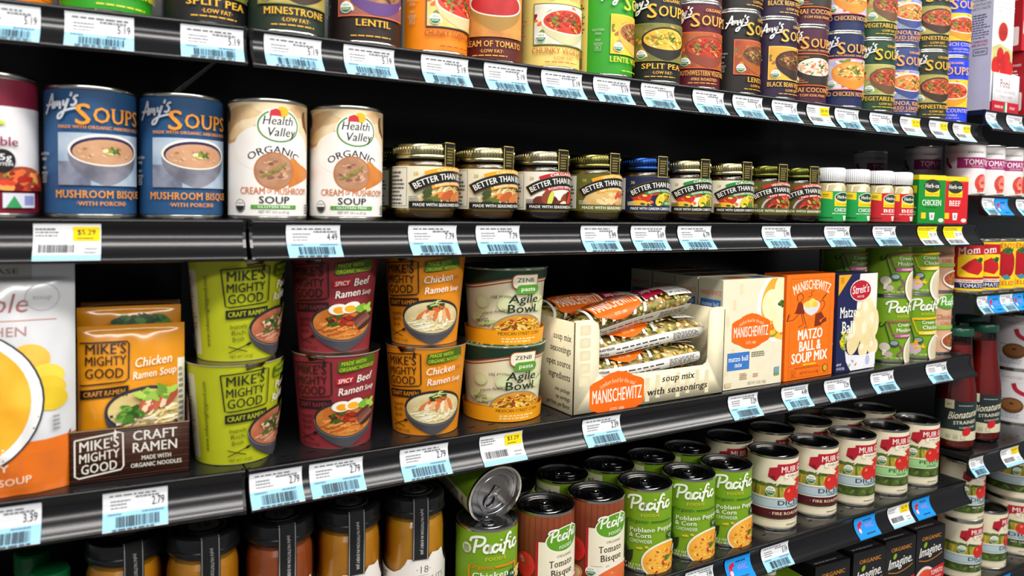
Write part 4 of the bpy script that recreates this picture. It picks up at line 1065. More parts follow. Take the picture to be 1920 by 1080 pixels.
def passata_bottle():
    gl = Acc().lathe([(0, .8), (29, .8), (32.6, 5), (33.2, 10), (33.2, 96), (32, 112), (27.5, 142), (24, 172), (22.4, 196), (22.2, 204), (21, 210)], 't', 36)
    co = Acc().lathe([(0, 2.4), (28, 2.4), (31.4, 6), (32, 11), (32, 95), (30.8, 112), (26.2, 142), (22.8, 172), (21, 190), (0, 191)], 'w#8e1a12', 32)
    cap = Acc().lathe([(22.6, 206), (24.2, 206), (24.6, 207.5), (24.2, 218), (23, 220), (0, 220)], 'g#1f5a44', 32)
    a = Art()
    q = PI * 39.2
    a.rect(-q, 0, q, 70, '#23302f').rect(-q, 0, q, 16, '#d6cfae').ell(-20, 8, 42, 10, '#d6cfae', 20)
    a.rrect(-36, 56, -18, 72, 1, '#e0d6b0').text('BIO', -27, 62, 3.6, '#5a5a40', 9).greek(-10, 62, 30, 64.5, 1, '#b0b4a8', 3)
    a.text('Bionaturae', 3, 41, 13, '#e6dcc0', 66, sh=.25, slope=.14).text('STRAINED', 6, 30, 6, '#e0d8c0', 50, slope=.1).text('TOMATOES', 10, 22, 3.6, '#d0c8b0', 36, slope=.1)
    a.ell(8, 16, 10, 7, '#c8202a', 20, .5).poly([(0, 12), (16, 12), (14, 24)], '#c8202a')
    for i in range(3): a.frame(-32 + i * 14, 2, -24 + i * 14, 9, .5, '#6a6a50')
    a.text('BIO', -28, 4, 2.4, '#6a6a50').text('OK', -14, 4, 2.4, '#6a6a50')
    lb = Acc()
    a.it = [([(x * .852, y) for x, y in v], f, c) for v, f, c in a.it]
    lay(lb, a, wcyl(33.4, 20), 33.4 * 2 * PI / 48)
    return [('glass_bottle', gl.mesh('glass_bottle')), ('strained_tomato', co.mesh('strained_tomato')), ('cap', cap.mesh('cap')), ('label', lb.mesh('label'))]

def paste_can(kind='w'):
    a = Art()
    R, h = 31.6, 84
    if kind == 'w':
        base(a, R, h, '#e6e2e0').rect(-PI * R, 70, PI * R, 76, '#d4cfcc').greek(-6, 71, 30, 74.6, 1, '#7a7674', 3)
        a.rect(-22, 44, 52, 63, '#9c1f66').text('TOMATO', 14, 50, 9.6, '#f2eaee', 50).text('PASTE ORGANIC', 14, 46, 2.4, '#e8c8d8', 26)
        a.poly([(-46, 63), (-40, 63), (-39, 56), (-32, 49), (-30, 44), (-36, 44), (-44, 54)], '#7a1a50')
        a.ell(22, 18, 15, 16, '#d04a3c', 22).ell(26, 18, 11, 13, '#e88070', 18).chips(22, 12, 10, 9, 12, ['#c83a2c', '#f0a090', '#d85a48'], 4, 3)
        a.ell(-20, 20, 8, 4.4, '#5a8a3c', 18).text('ORGANIC', -20, 18.8, 2, '#f0f2e8').rect(-30, 4, -12, 12, '#4a5a8c').greek(-28, 5, -14, 11, 2, '#d8dce8', 2)
    elif kind == 'r':
        base(a, R, h, '#d9cfb4').poly([(-30, 50), (30, 56), (30, 72), (-26, 66)], '#b01c2c').ell(0, 20, 30, 16, '#c83a24', 24).usda(-16, 40, 7)
    elif kind == 'mom':
        h = 86
        base(a, R, h, '#b8161e').rect(-PI * R, 82, PI * R, h, '#e8c01c').rect(-PI * R, 0, PI * R, 14, '#1a2050').rect(-PI * R, 14, PI * R, 20, '#e8e0d0').rect(-PI * R, 0, PI * R, 4, '#f0c81c')
        a.rrect(-28, 24, 36, 64, 5, '#f4d01c').poly([(-22, 40), (-8, 52), (4, 58), (22, 50), (26, 38), (12, 28), (-8, 32)], '#c01c22').chips(16, 55, 6, 4, 8, ['#2f6a34', '#1f4a28'], 4, 3)
        a.text('Mom', -6, 65, 13, '#f0ece8', 44, st='s', slope=.12).text('ITALIAN TOMATO', 2, 15.4, 3.4, '#b01c22', 44).text('TOMATO', 2, 5.6, 6.6, '#e8e8f0', 50)
    elif kind == 'yel':
        h = 86
        base(a, R, h, '#f0cd1c').ell(4, 46, 22, 26, 'x#b01420#8a1020#20', 26).chips(6, 70, 9, 5, 10, ['#2f6a34', '#1f4a28'], 5, 3).poly([(-6, 22), (6, 26), (16, 18), (2, 16)], '#3a8a9a')
        a.text('CENTO', 4, 74, 9, '#c83a1c', 44).text('PEELED', 4, 6, 8, '#c83a1c', 44)
    elif kind == 'maroon':
        h = 118
        base(a, R, h, '#7a1a28').rect(-PI * R, 96, PI * R, 108, '#c8b8b0')
    R_ = 27.2 if kind in ('mom', 'yel') else 32
    a.it = [([(x * R_ / 32, y) for x, y in v], f, c) for v, f, c in a.it]
    return can_parts(kind, R_, h + 7.2, a, z0=3.6)

def white_can():
    a = Art()
    R, h = 49.4, 104
    base(a, R, h, '#dcd8d8').text('TOMATOES', -26, 88, 6, '#8a8688', 40, st='n').rect(-60, 82, 20, 82.5, '#aaa6a8').greek(-50, 46, -10, 49, 1, '#8a8688', 3).greek(-50, 8, -4, 22, 4, '#9ab0c0', 5)
    a.ell(-24, 34, 21, 16, '#6a4020', 26).ell(-24, 36, 18, 11, '#8a5a2c', 24).ell(-24, 38, 4, 2, '#3a2414', 12)
    a.line(spline([(-22, 80), (-18, 68), (-6, 60), (10, 56)]), 8, '#b01c30')
    return can_parts('white', 50, 111, a, z0=3.6)
# ================================================================== FIXTURES
LA = math.radians(-5.0)
SEAM = Vector((0.1487, 0, 0))
LM = Matrix.Translation(SEAM) @ Matrix.Rotation(LA, 4, 'Z')
def L(x, y, z):
    return LM @ Vector((x, y, z))
BL, BL2 = 'k#0e0e10', 'k#1c1c1e'
structure('floor', Acc().box(-2.5, -4.0, -.05, 4.5, 1.2, 0, 'x#8d8a84#a09c95#6'))
LIP = [(.004, .0002), (.0005, .0002), (-.0006, -.001), (-.0006, -.003), (.0012, -.0055), (.0018, -.011), (.0004, -.0175), (-.0035, -.0245), (-.0085, -.0298), (-.0112, -.0325), (-.0118, -.0345), (-.0108, -.0362), (-.004, -.0348), (.004, -.033)]
def lipy(z):
    for (y0, z0), (y1, z1) in zip(LIP[2:], LIP[3:]):
        if z1 <= z <= z0: return y0 + (y1 - y0) * (z - z0) / (z1 - z0), (y1 - y0) / (z1 - z0 or 1)
    return LIP[3][0], 0
def shelf(x0, x1, z, label, M=Matrix(), left=True, skew=0.0):
    r = put('shelf', None)
    r.empty_display_size = .05
    r.matrix_world = M @ Matrix.Translation((x0, 0, z))
    W = x1 - x0
    d = Acc()
    q = [(0, .003), (W, .003), (W + skew, .42), (0, .42)]
    d.add([(x, y, -.008) for x, y in q] + [(x, y, 0) for x, y in q], [[3, 2, 1, 0], [4, 5, 6, 7], [0, 1, 5, 4], [1, 2, 6, 5], [2, 3, 7, 6], [3, 0, 4, 7]], BL2)
    n = int(W / .0254)
    for i in range(n):                                    # slots punched behind the front edge
        d.box(.01 + i * .0254, .0215, -.0005, .018 + i * .0254, .0235, .00012, 'v#020202')
    put('deck', d.mesh('deck'), r)
    p = Acc()
    vs, ns, fs = [], [], []
    m = len(LIP)
    for i, (y, zz) in enumerate(LIP):
        a, b = LIP[max(i - 1, 0)], LIP[min(i + 1, m - 1)]
        t = Vector((0, b[0] - a[0], b[1] - a[1])).normalized()
        nn = (0, t.z, -t.y) if t.length else (0, -1, 0)
        vs += [(0.001, y, zz), (W - .001, y, zz)]; ns += [nn, nn]
    fs = [[2 * i + 2, 2 * i + 3, 2 * i + 1, 2 * i] for i in range(m - 1)]
    p.add(vs, fs, BL, ns)
    put('price_rail', p.mesh('price_rail'), r)
    for xe in (0.0008, W - .0033):
        c = Acc().prism([(0, 0)] * 0 or [(xe, 0), (xe + .0025, 0), (xe + .0025, -.01), (xe, -.01)], .004, .006, BL)
        pts = [(y - .0006, zz) for y, zz in LIP]
        k = len(pts)
        c.add([(xe, y, zz) for y, zz in pts] + [(xe + .0025, y, zz) for y, zz in pts], [list(range(k)), list(range(2 * k - 1, k - 1, -1))] + [[i, i + k, (i + 1) % k + k, (i + 1) % k] for i in range(k)], 'k#151517')
        put('end_cap', c.mesh('end_cap'), r)
    tag(r, label, 'shelf', 'black steel shelves')
    return r
ZL = dict(L1=1.603, L2=1.4315, L3=1.2037, M1=1.6025, M2=1.4312, M3=1.2037, M4=.980, M5=.728, R1=1.629, R2=1.481, R3=1.309, R4=1.022, R6=.7800, L4=.980)
M0, M1_ = .1492, 1.3665
shelf(M0, M1_, ZL['M1'], 'black shelf edge under the row of organic soup cans, top of the middle bay')
shelf(M0, M1_, ZL['M2'], 'black shelf carrying the small bouillon jars')
shelf(M0, M1_, ZL['M3'], 'black shelf under the ramen cups and matzo boxes')
shelf(M0, M1_, ZL['M4'], 'black shelf under the green and cream tomato cans')
shelf(M0, M1_, ZL['M5'], 'lowest black shelf, under the black soup cartons')
for k, t in (('L1', 'black shelf at top left, under the cut-off green and dark cans'), ('L2', 'black shelf at left under the two blue mushroom bisque cans'), ('L3', 'black shelf at left under the white pouch and brown ramen carton'), ('L4', 'black shelf at bottom left under the orange jars')):
    s_ = shelf(-.62, -.0012, ZL[k], t, LM, skew=-.045)
for k, t in (('R1', 'black shelf at top right under the white tomato paste carton'), ('R2', 'black shelf at right under the white and magenta cans'), ('R3', 'black shelf at right under the red and yellow tomato cans'), ('R4', 'black shelf at right under the strained tomato bottles'), ('R6', 'black shelf at bottom right under the stacked cream tomato cans')):
    shelf(1.3715, 3.1, ZL[k], t)
def bay(x0, x1, label, M=Matrix()):
    r = put('shelving_bay', None)
    r.matrix_world = M
    put('back_panel', Acc().box(x0, .421, 0, x1, .435, 2.3, 'k#161617').mesh('back_panel'), r)
    put('base_plinth', Acc().box(x0, 0.005, 0, x1, .42, .14, BL).mesh('base_plinth'), r)
    tag(r, label, 'shelving')
bay(M0, M1_, 'black back panel of the middle bay, dark behind the soup jars')
bay(1.3667, 3.1, 'black back panel of the right bay, behind the tomato cans')
bay(-.70, -.0355, 'black back panel of the left bay, behind the blue cans', LM)

# ================================================================== PRICE TAGS
def price_tag(z, x, w, price, kind, label, M=Matrix(), seed=1):
    a = Art()
    W, H = w * 1000, 29.5
    x0, x1 = -W / 2, W / 2
    dk = '#707074'
    if kind == 'w':                                       # white over a pale blue foot, bar code below
        a.rect(x0, 0, x1, H, 'c#dcdde0').rect(x0, .6, x1, 12.5, 'c#9ed3ea')
        a.greek(x0 + W * .1, 25, x1 - W * .06, 28, 1, dk, seed, .45).greek(x0 + W * .12, 15, x0 + W * .45, 23.5, 3, '#8a8a8e', seed + 1, .4).greek(x0 + W * .5, 22.5, x1 - W * .05, 24.5, 1, '#77777b', seed + 2, .7)
        a.text(price, x1 - W * .05, 15.2, 6.6, '#2a2a2e', W * .2, al='r', st='n')
        a.greek(x0 + W * .08, 11, x0 + W * .32, 12.3, 1, '#6a8aa0', seed + 3, .8).greek(x0 + W * .6, 11, x1 - W * .05, 12.3, 1, '#6a8aa0', seed + 4, .8)
        a.bars(x0 + W * .2, 2.8, x1 - W * .14, 9.6, '#22303a', seed)
        a.greek(x0 + W * .15, .9, x1 - W * .1, 2.2, 1, '#3a4a55', seed + 5, .8)
    elif kind == 'y':                                     # white with a yellow price patch
        a.rect(x0, 0, x1, H, 'c#dfe0e2').rect(x0, .4, x1, 4.6, 'c#9ed3ea')
        a.greek(x0 + W * .03, 19, x0 + W * .4, 27, 3, '#6a6a6e', seed, .45).rect(x1 - W * .42, 15.5, x1 - W * .02, 27, 'c#f0d014')
        a.text(price, x1 - W * .22, 20.4, 4.2, '#1a1a1a', W * .28).greek(x1 - W * .36, 17, x1 - W * .08, 18.4, 1, '#5a4a10', seed, .7)
        a.bars(x0 + W * .08, 6.4, x0 + W * .6, 12.6, '#3a3a3e', seed).greek(x1 - W * .25, 6, x1 - W * .04, 12, 2, '#a4a4a8', seed, .4)
    elif kind == 's':                                     # yellow top, white foot
        a.rect(x0, 0, x1, H, 'c#dfe0e2').rect(x0, 21, x1, H, 'c#f0d61c').rect(x0, 10, x0 + W * .55, 21, 'c#e6c81a').text(price, x1 - W * .04, 13.5, 5, '#2a2a2a', W * .34, al='r')
        a.greek(x0 + W * .05, 23, x1 - W * .1, 28, 2, '#6a5a10', seed, .4).bars(x0 + W * .08, 2, x1 - W * .2, 8, '#7a7a7e', seed).rect(x0, 0, x1, 1.6, 'c#9ed3ea')
    else:                                                 # blue programme tag with red figure
        a.rect(x0, 0, x1, H, 'c#1e8fdc')
        a.poly([(x0 + W * .1, 8), (x0 + W * .16, 20), (x0 + W * .34, 23), (x0 + W * .36, 17), (x0 + W * .27, 16), (x0 + W * .26, 8)], '#c01c3c').ell(x0 + W * .2, 10, 3, 3, '#d8c8e8', 12)
        a.text('WIC', x0 + W * .66, 11, 7, '#a878d8', W * .42, st='n').greek(x0 + W * .42, 21, x1 - W * .08, 24, 1, '#123a70', seed, .7).greek(x0 + W * .4, 4, x1 - W * .1, 6.5, 1, '#123a70', seed, .7)
    c = Acc()
    def wp(px, py, l):
        zz = -.0335 + py * .001
        y, sl = lipy(zz)
        n = Vector((0, -1, sl)).normalized()
        return (px, y * 1000 - 1.1 - l, zz * 1000), tuple(n)
    lay(c, a, wp, None, 2.5, .02)
    o = put('price_tag', c.mesh('price_tag'))
    o.matrix_world = M @ Matrix.Translation((x, 0, z))
    tag(o, label, 'price tag', 'price tags on the shelf edges')

def tags(row, items, M=Matrix()):
    for i, (x, w, p, k, lb) in enumerate(items):
        if k in 'wb': lb = {'w': 'white and pale blue', 'b': 'bright blue'}[k] + ' price tag ' + lb
        else: lb = {'y': 'white price tag with yellow patch ', 's': 'yellow topped price tag '}[k] + lb
        price_tag(ZL[row], x, w, p, k, lb, M, i * 7 + ord(row[1]))
tags('M1', [(.188, .052, '5.19', 'w', 'below the large minestrone can'), (.261, .051, '5.19', 'w', 'below the lentil can with purple bowl'), (.342, .053, '5.19', 'w', 'below the orange chunky tomato can'), (.414, .053, '5.19', 'w', 'below the maroon cream of tomato can'),
  (.487, .055, '5.19', 'w', 'below the pale yellow vegetable can'), (.558, .054, '5.19', 'w', 'below the bright green lentil can'), (.629, .053, '5.19', 'w', 'below the black split pea can'), (.714, .054, '5.19', 'w', 'below the maroon southwestern can'), (.786, .056, '5.19', 'w', 'below the brown-black lentil can'),
  (.859, .051, '5.19', 'w', 'below the dark purple black bean can'), (.930, .049, '$4.49', 'y', 'below the plum Thai coconut can'), (.995, .055, '5.19', 'w', 'below the navy noodle soup can'), (1.078, .056, '5.19', 'w', 'below the green vegetable barley can'), (1.154, .053, '$5.29', 'y', 'below the slate blue quinoa can'), (1.233, .053, '$5.29', 'y', 'below the far minestrone can'), (1.302, .053, '$5.29', 'y', 'at the right end under the bright blue can')])
tags('M2', [(.208, .051, '4.49', 'w', 'between the two cream of mushroom cans'), (.331, .054, '7.79', 'w', 'below the first bouillon jar from the left'), (.408, .054, '7.79', 'w', 'below the second yellow-banner bouillon jar'), (.545, .054, '5.99', 'w', 'below the olive-lidded bouillon jar'), (.620, .055, '5.69', 'w', 'below the blue-lidded bouillon jar'), (.697, .058, '6.79', 'w', 'below the green-banner bouillon jars'),
  (.851, .058, '5.99', 'w', 'below the olive no-beef jars'), (.983, .058, '3.49', 'w', 'below the green bouillon powder bottles'), (1.098, .058, '3.49', 'w', 'below the red bouillon powder bottles'), (1.214, .054, '$3.29', 's', 'below the green bouillon box'), (1.289, .056, '$3.29', 's', 'below the red bouillon box')])
tags('M3', [(.1745, .048, '2.79', 'w', 'at the left end under the lime ramen cups'), (.232, .053, '2.79', 'w', 'below the dark red ramen cups'), (.325, .054, '2.79', 'w', 'below the orange ramen cups'), (.417, .054, '$3.29', 'y', 'below the cream and green pasta bowls'), (.555, .056, '2.39', 'w', 'below the soup mix display carton'), (.796, .057, '3.29', 'w', 'below the cream matzo ball box'), (.902, .057, '4.49', 'w', 'below the orange matzo box'), (.997, .060, '3.29', 'w', 'below the navy matzo ball box'), (1.108, .059, '3.49', 'w', 'below the green mushroom soup cans'), (1.258, .060, '3.49', 'w', 'near the right end under the tan soup cans')])
tags('M4', [(.724, .05, '3.99', 'w', 'below the middle poblano chowder can'), (.796, .049, '', 'b', 'below the right poblano chowder can'), (.871, .057, '3.19', 'w', 'below the first fire roasted can'), (1.078, .053, '', 'b', 'below the plain diced tomato can'), (1.167, .058, '$2.99', 'y', 'below the nearer petite diced can'), (1.230, .050, '', 'b', 'below the farther petite diced can')])
tags('R1', [(1.392, .034, '2.49', 'w', 'below the white tomato paste carton'), (1.471, .054, '3.49', 'w', 'below the red boxes at top right')])
tags('R2', [(1.396, .040, '1.99', 'w', 'below the nearest white and magenta can'), (1.440, .044, '', 'b', 'below the white and magenta cans'), (1.515, .048, '1.99', 'w', 'at the right picture edge beside the magenta cans')])
tags('R3', [(1.392, .034, '1.99', 'w', 'below the nearest red tomato can'), (1.430, .040, '', 'b', 'below the second red tomato can'), (1.473, .044, '2.29', 'w', 'below the nearest yellow tomato can'), (1.516, .038, '', 'b', 'below the second yellow tomato can')])
tags('R4', [(1.397, .046, '4.29', 'w', 'below the front strained tomato bottle'), (1.512, .064, '$4.49', 'y', 'below the large white cans at right')])
tags('R6', [(1.516, .044, '', 'b', 'at the bottom right corner under the single tomato can')])
tags('L1', [(-.180, .045, '5.19', 'w', 'at the top left corner, cut by the picture edge'), (-.116, .050, '5.19', 'w', 'below the cut-off green can at top left'), (-.030, .051, '5.19', 'w', 'below the cut-off split pea can at top left')], LM)
tags('L2', [(-.140, .048, '$5.29', 'y', 'below the left blue mushroom bisque can')], LM)
tags('L3', [(-.186, .052, '3.39', 'w', 'below the white pouch'), (-.091, .050, '2.79', 'w', 'below the brown ramen display carton')], LM)

# ================================================================== GOODS, middle bay top shelf
E_ = .0004
def row(items, z, parts_of, cat='can', M=None, group=None):
    for key, nm, x, y, psi, label in items:
        thing(nm, label, cat, parts_of(key), (x, y, z + E_), face_cam(x, y, psi), group)
AG = 'organic soup cans on the top shelf'
Z = ZL['M1']
row([('minestrone', 'soup_can', .1922, .041, 12, 'dark green minestrone can, nearest in the top row of the middle bay'),
 ('lentil', 'soup_can', .271, .041, 12, 'brown lentil soup can with a purple bowl, beside the orange can'),
 ('chunkytomato', 'soup_can', .3478, .041, 42, 'bright orange chunky tomato soup can'),
 ('creamtomato', 'soup_can', .4216, .049, 2, 'maroon cream of tomato soup can between orange and yellow cans'),
 ('chunkyveg', 'soup_can', .4959, .041, 26, 'pale yellow chunky vegetable soup can'),
 ('lentilveg', 'soup_can', .5751, .041, 68, 'bright green lentil vegetable can with its yellow seam showing'),
 ('splitpea', 'soup_can', .6536, .041, 20, 'black split pea soup can with a yellow soup bowl'),
 ('southwest', 'soup_can', .728, .045, 25, 'maroon southwestern vegetable soup can, lower of its stack'),
 ('lentildark', 'soup_can', .803, .046, 58, 'brown-black lentil soup can turned right, lower of its stack'),
 ('blackbean', 'soup_can', .8772, .044, 52, 'dark purple black bean soup can, lower of its stack'),
 ('thai', 'soup_can', .9518, .049, 28, 'plum Thai coconut soup can, lower of its stack'),
 ('nochicken', 'soup_can', 1.0257, .041, 28, 'navy blue noodle soup can, lower of its stack'),
 ('vegbarley', 'soup_can', 1.1036, .041, 42, 'green vegetable barley soup can, lower of its stack'),
 ('quinoa', 'soup_can', 1.1784, .047, 36, 'slate blue quinoa and red lentil soup can, lower of its stack'),
 ('minestrone', 'soup_can', 1.2527, .041, 34, 'dark green minestrone can second from the right end, lower of its stack'),
 ('french', 'soup_can', 1.3268, .047, 10, 'bright blue French country soup can at the right end, lower of its stack')], Z, amys, group=AG)
row([('southwest', 'soup_can', .729, .046, 25, 'upper maroon southwestern soup can, mostly cut by the top edge'),
 ('lentildark', 'soup_can', .804, .047, 58, 'upper brown-black lentil soup can, stacked on its twin'),
 ('blackbean', 'soup_can', .8768, .045, 50, 'upper dark purple black bean soup can, stacked on its twin'),
 ('thai', 'soup_can', .9524, .048, 30, 'upper plum Thai coconut soup can, stacked on its twin'),
 ('nochicken', 'soup_can', 1.0266, .042, 26, 'upper navy noodle soup can, stacked on its twin'),
 ('vegbarley', 'soup_can', 1.1040, .042, 44, 'upper green vegetable barley soup can, stacked on its twin'),
 ('quinoa', 'soup_can', 1.1792, .048, 34, 'upper slate blue quinoa soup can, stacked on its twin'),
 ('minestrone', 'soup_can', 1.2535, .042, 30, 'upper dark green minestrone can, stacked on its twin near the right end'),
 ('french', 'soup_can', 1.3275, .048, 38, 'upper bright blue French country soup can, stacked on its twin')], Z + .1114, amys, group=AG)
# left bay, top and second shelf
for key, x, y, psi, lb in (('chunkytomato', -.1895, .05, 30, 'orange soup can cut off at the top left corner'), ('lentilveg', -.1125, .05, 20, 'green soup can cut off by the top edge, left bay'), ('splitpea', -.032, .05, 14, 'dark split pea can cut off by the top edge, left bay')):
    p = L(x, y, ZL['L1'] + E_)
    thing('soup_can', lb, 'can', amys(key), p, face_cam(p.x, p.y, psi), AG)
for x, y, psi, lb in ((.0285, .066, 12, 'blue mushroom bisque can beside the white and maroon can'), (.1025, .064, 13, 'blue mushroom bisque can beside the cream of mushroom cans')):
    thing('soup_can', lb, 'can', amys('bisque'), (x, y, ZL['L2'] + E_), face_cam(x, y, psi), 'blue mushroom soup cans')
thing('soup_can', 'white and maroon protein soup can cut by the left edge', 'can', protein_can(), (-.0475, .068, ZL['L2'] + E_), face_cam(-.0475, .068, 8))
HV = health_valley()
for x, psi, lb in ((.1765, 8, 'white cream of mushroom can beside the blue cans'), (.2546, 8, 'white cream of mushroom can beside the bouillon jars')):
    thing('soup_can', lb, 'can', HV, (x, .045, ZL['M2'] + E_), face_cam(x, .045, psi), 'white mushroom soup cans')
JARS = {}
def jar(k):
    if k not in JARS: JARS[k] = bouillon_jar(k)
    return JARS[k]
BJ = 'small bouillon jars'
row([('chicken', 'bouillon_jar', .3385, .040, 54, 'gold-lidded bouillon jar with orange banner beside the white can'), ('chicken', 'bouillon_jar', .4128, .040, 52, 'gold-lidded bouillon jar with orange banner beside the red-banner jar'),
 ('beef', 'bouillon_jar', .4881, .040, 50, 'bouillon jar with red beef banner on a white label'), ('nochicken', 'bouillon_jar', .5646, .040, 50, 'bouillon jar with olive lid and yellow vegetarian banner'), ('reduced', 'bouillon_jar', .6430, .040, 48, 'bouillon jar with a blue lid and navy label'),
 ('veg', 'bouillon_jar', .7186, .042, 50, 'gold-lidded bouillon jar with green banner beside the blue-lidded jar'), ('veg', 'bouillon_jar', .7978, .041, 49, 'gold-lidded bouillon jar with green banner beside the olive jars'),
 ('nobeef', 'bouillon_jar', .8711, .041, 49, 'olive bouillon jar with red banner, nearer of the two'), ('nobeef', 'bouillon_jar', .9426, .043, 48, 'olive bouillon jar with red banner beside the white-capped bottles')], ZL['M2'], jar, 'jar', group=BJ)
for x, lb in ((.345, 'bouillon jar in the shadow behind the first orange-banner jar'), (.905, 'bouillon jar in the shadow behind the two olive jars')):
    thing('bouillon_jar', lb, 'jar', jar('nobeef'), (x, .115, ZL['M2'] + E_), face_cam(x, .115, 60), BJ)
HB = {k: herb_bottle(k) for k in 'gr'}
row([('g', 'bouillon_bottle', 1.0010, .030, 36, 'green-labelled bouillon powder bottle beside the olive jars'), ('g', 'bouillon_bottle', 1.0605, .030, 34, 'green-labelled bouillon powder bottle beside the red-labelled ones'), ('r', 'bouillon_bottle', 1.1218, .030, 38, 'red-labelled bouillon powder bottle beside the green-labelled ones'), ('r', 'bouillon_bottle', 1.1768, .032, 34, 'red-labelled bouillon powder bottle beside the green box')], ZL['M2'], lambda k: HB[k], 'bottle', group='white-capped bouillon bottles')
thing('bouillon_box', 'small green chicken bouillon box with yellow top', 'box', herb_box('g'), (1.243, .026, ZL['M2'] + E_), math.radians(-12))
thing('bouillon_box', 'small red beef bouillon box with yellow top', 'box', herb_box('r'), (1.312, .026, ZL['M2'] + E_), math.radians(-12))

# ================================================================== third shelf, middle bay
Z = ZL['M3']
CUPS = {k: ramen_cup(k) for k in ('lime', 'red', 'orange')}
for k, x, y, psi, c, at in (('lime', .1480, .0535, 52, 'lime green', 'beside the brown display carton'), ('red', .2485, .0535, 3, 'dark red', 'between the lime and orange cups'), ('orange', .3485, .0500, 2, 'orange', 'beside the cream pasta bowls')):
    for lvl, (nm, dx, dp) in enumerate((('lower', 0, 0), ('upper', -.002 if k != 'lime' else .002, -2))):
        thing('ramen_cup', f'{nm} {c} ramen cup of the stack {at}', 'cup', CUPS[k], (x + dx, y + .001 * lvl, Z + E_ + lvl * .0962), face_cam(x, y, psi + dp), 'stacked ramen cups')
PB = pasta_bowl()
for lvl, (nm, dx) in enumerate((('lower', 0), ('upper', .001))):
    thing('pasta_bowl', f'{nm} cream and green paper pasta bowl with yellow foot', 'bowl', PB, (.4535 + dx, .0620, Z + E_ + lvl * .0875), face_cam(.45, .06, 12), 'stacked pasta bowls')

# display carton of soup mix
def soup_tray():
    W, Dp = 246, 190
    c = Acc()
    t = .0012
    fr = [(0, 0), (W, 0), (W, 116), (226, 116), (219, 113), (216, 106), (216, 50), (214, 44), (208, 41), (46, 41), (40, 43), (37, 48), (37, 96), (35, 106), (28, 111), (20, 112), (0, 112)]
    c.prism([(x * .001, z * .001) for x, z in fr], 0, t, 'c#e9dfbd')
    c.box(0, 0, 0, t, Dp * .001, .110, 'c#e2d8b4')
    c.box(W * .001 - t, 0, 0, W * .001, Dp * .001, .112, 'c#e2d8b4')
    c.box(0, Dp * .001 - t, 0, W * .001, Dp * .001, .110, 'c#d8cda8')
    c.box(0, 0, 0, W * .001, Dp * .001, t, 'c#d8cda8')
    f = Art()
    for i in range(5): f.rrect(8, 34 + i * 15, 24, 46 + i * 15, 2, '#e4d8b2').rrect(12, 37 + i * 15, 20, 43 + i * 15, 1.5, '#e9dfbd')
    for i in range(7): f.rect(110 + i * 17, 4 + 3 * (i % 3), 117 + i * 17, 34 + 2 * (i % 2), '#e5d9b4')
    man_logo(f, 66, 19, 84)
    f.text('soup mix', 165, 26, 8.4, '#2a2218', 56, st='s', sh=.18).text('with seasonings', 165, 11, 8.4, '#2a2218', 104, st='s', sh=.18)
    lay(c, f, lambda x, y, l: ((x, -l - .02, y), (0, -1, 0)), eps=.008)
    g = Art()
    for i, s in enumerate(('soup mix', 'seasonings', 'open source', 'ingredients')): g.text(s, -6, 86 - i * 15 - (i > 1) * 2, 8, '#2a2218', al='r', st='s', cond=.8)
    for i, s in enumerate(('one package', 'six servings', 'per box, per flavor')): g.text(s, -6, 24 - i * 9, 5, '#2a2218', al='r', st='s', cond=.8)
    lay(c, g, lambda x, y, l: ((-l - .02, -x, y), (-1, 0, 0)), eps=.008)
    return c
TX, TY = .5165, .0055
thing('display_carton', 'cream display carton of soup mix with a cut-out front', 'carton', [('display_carton', soup_tray().mesh('display_carton'))], (TX, TY, Z + E_))
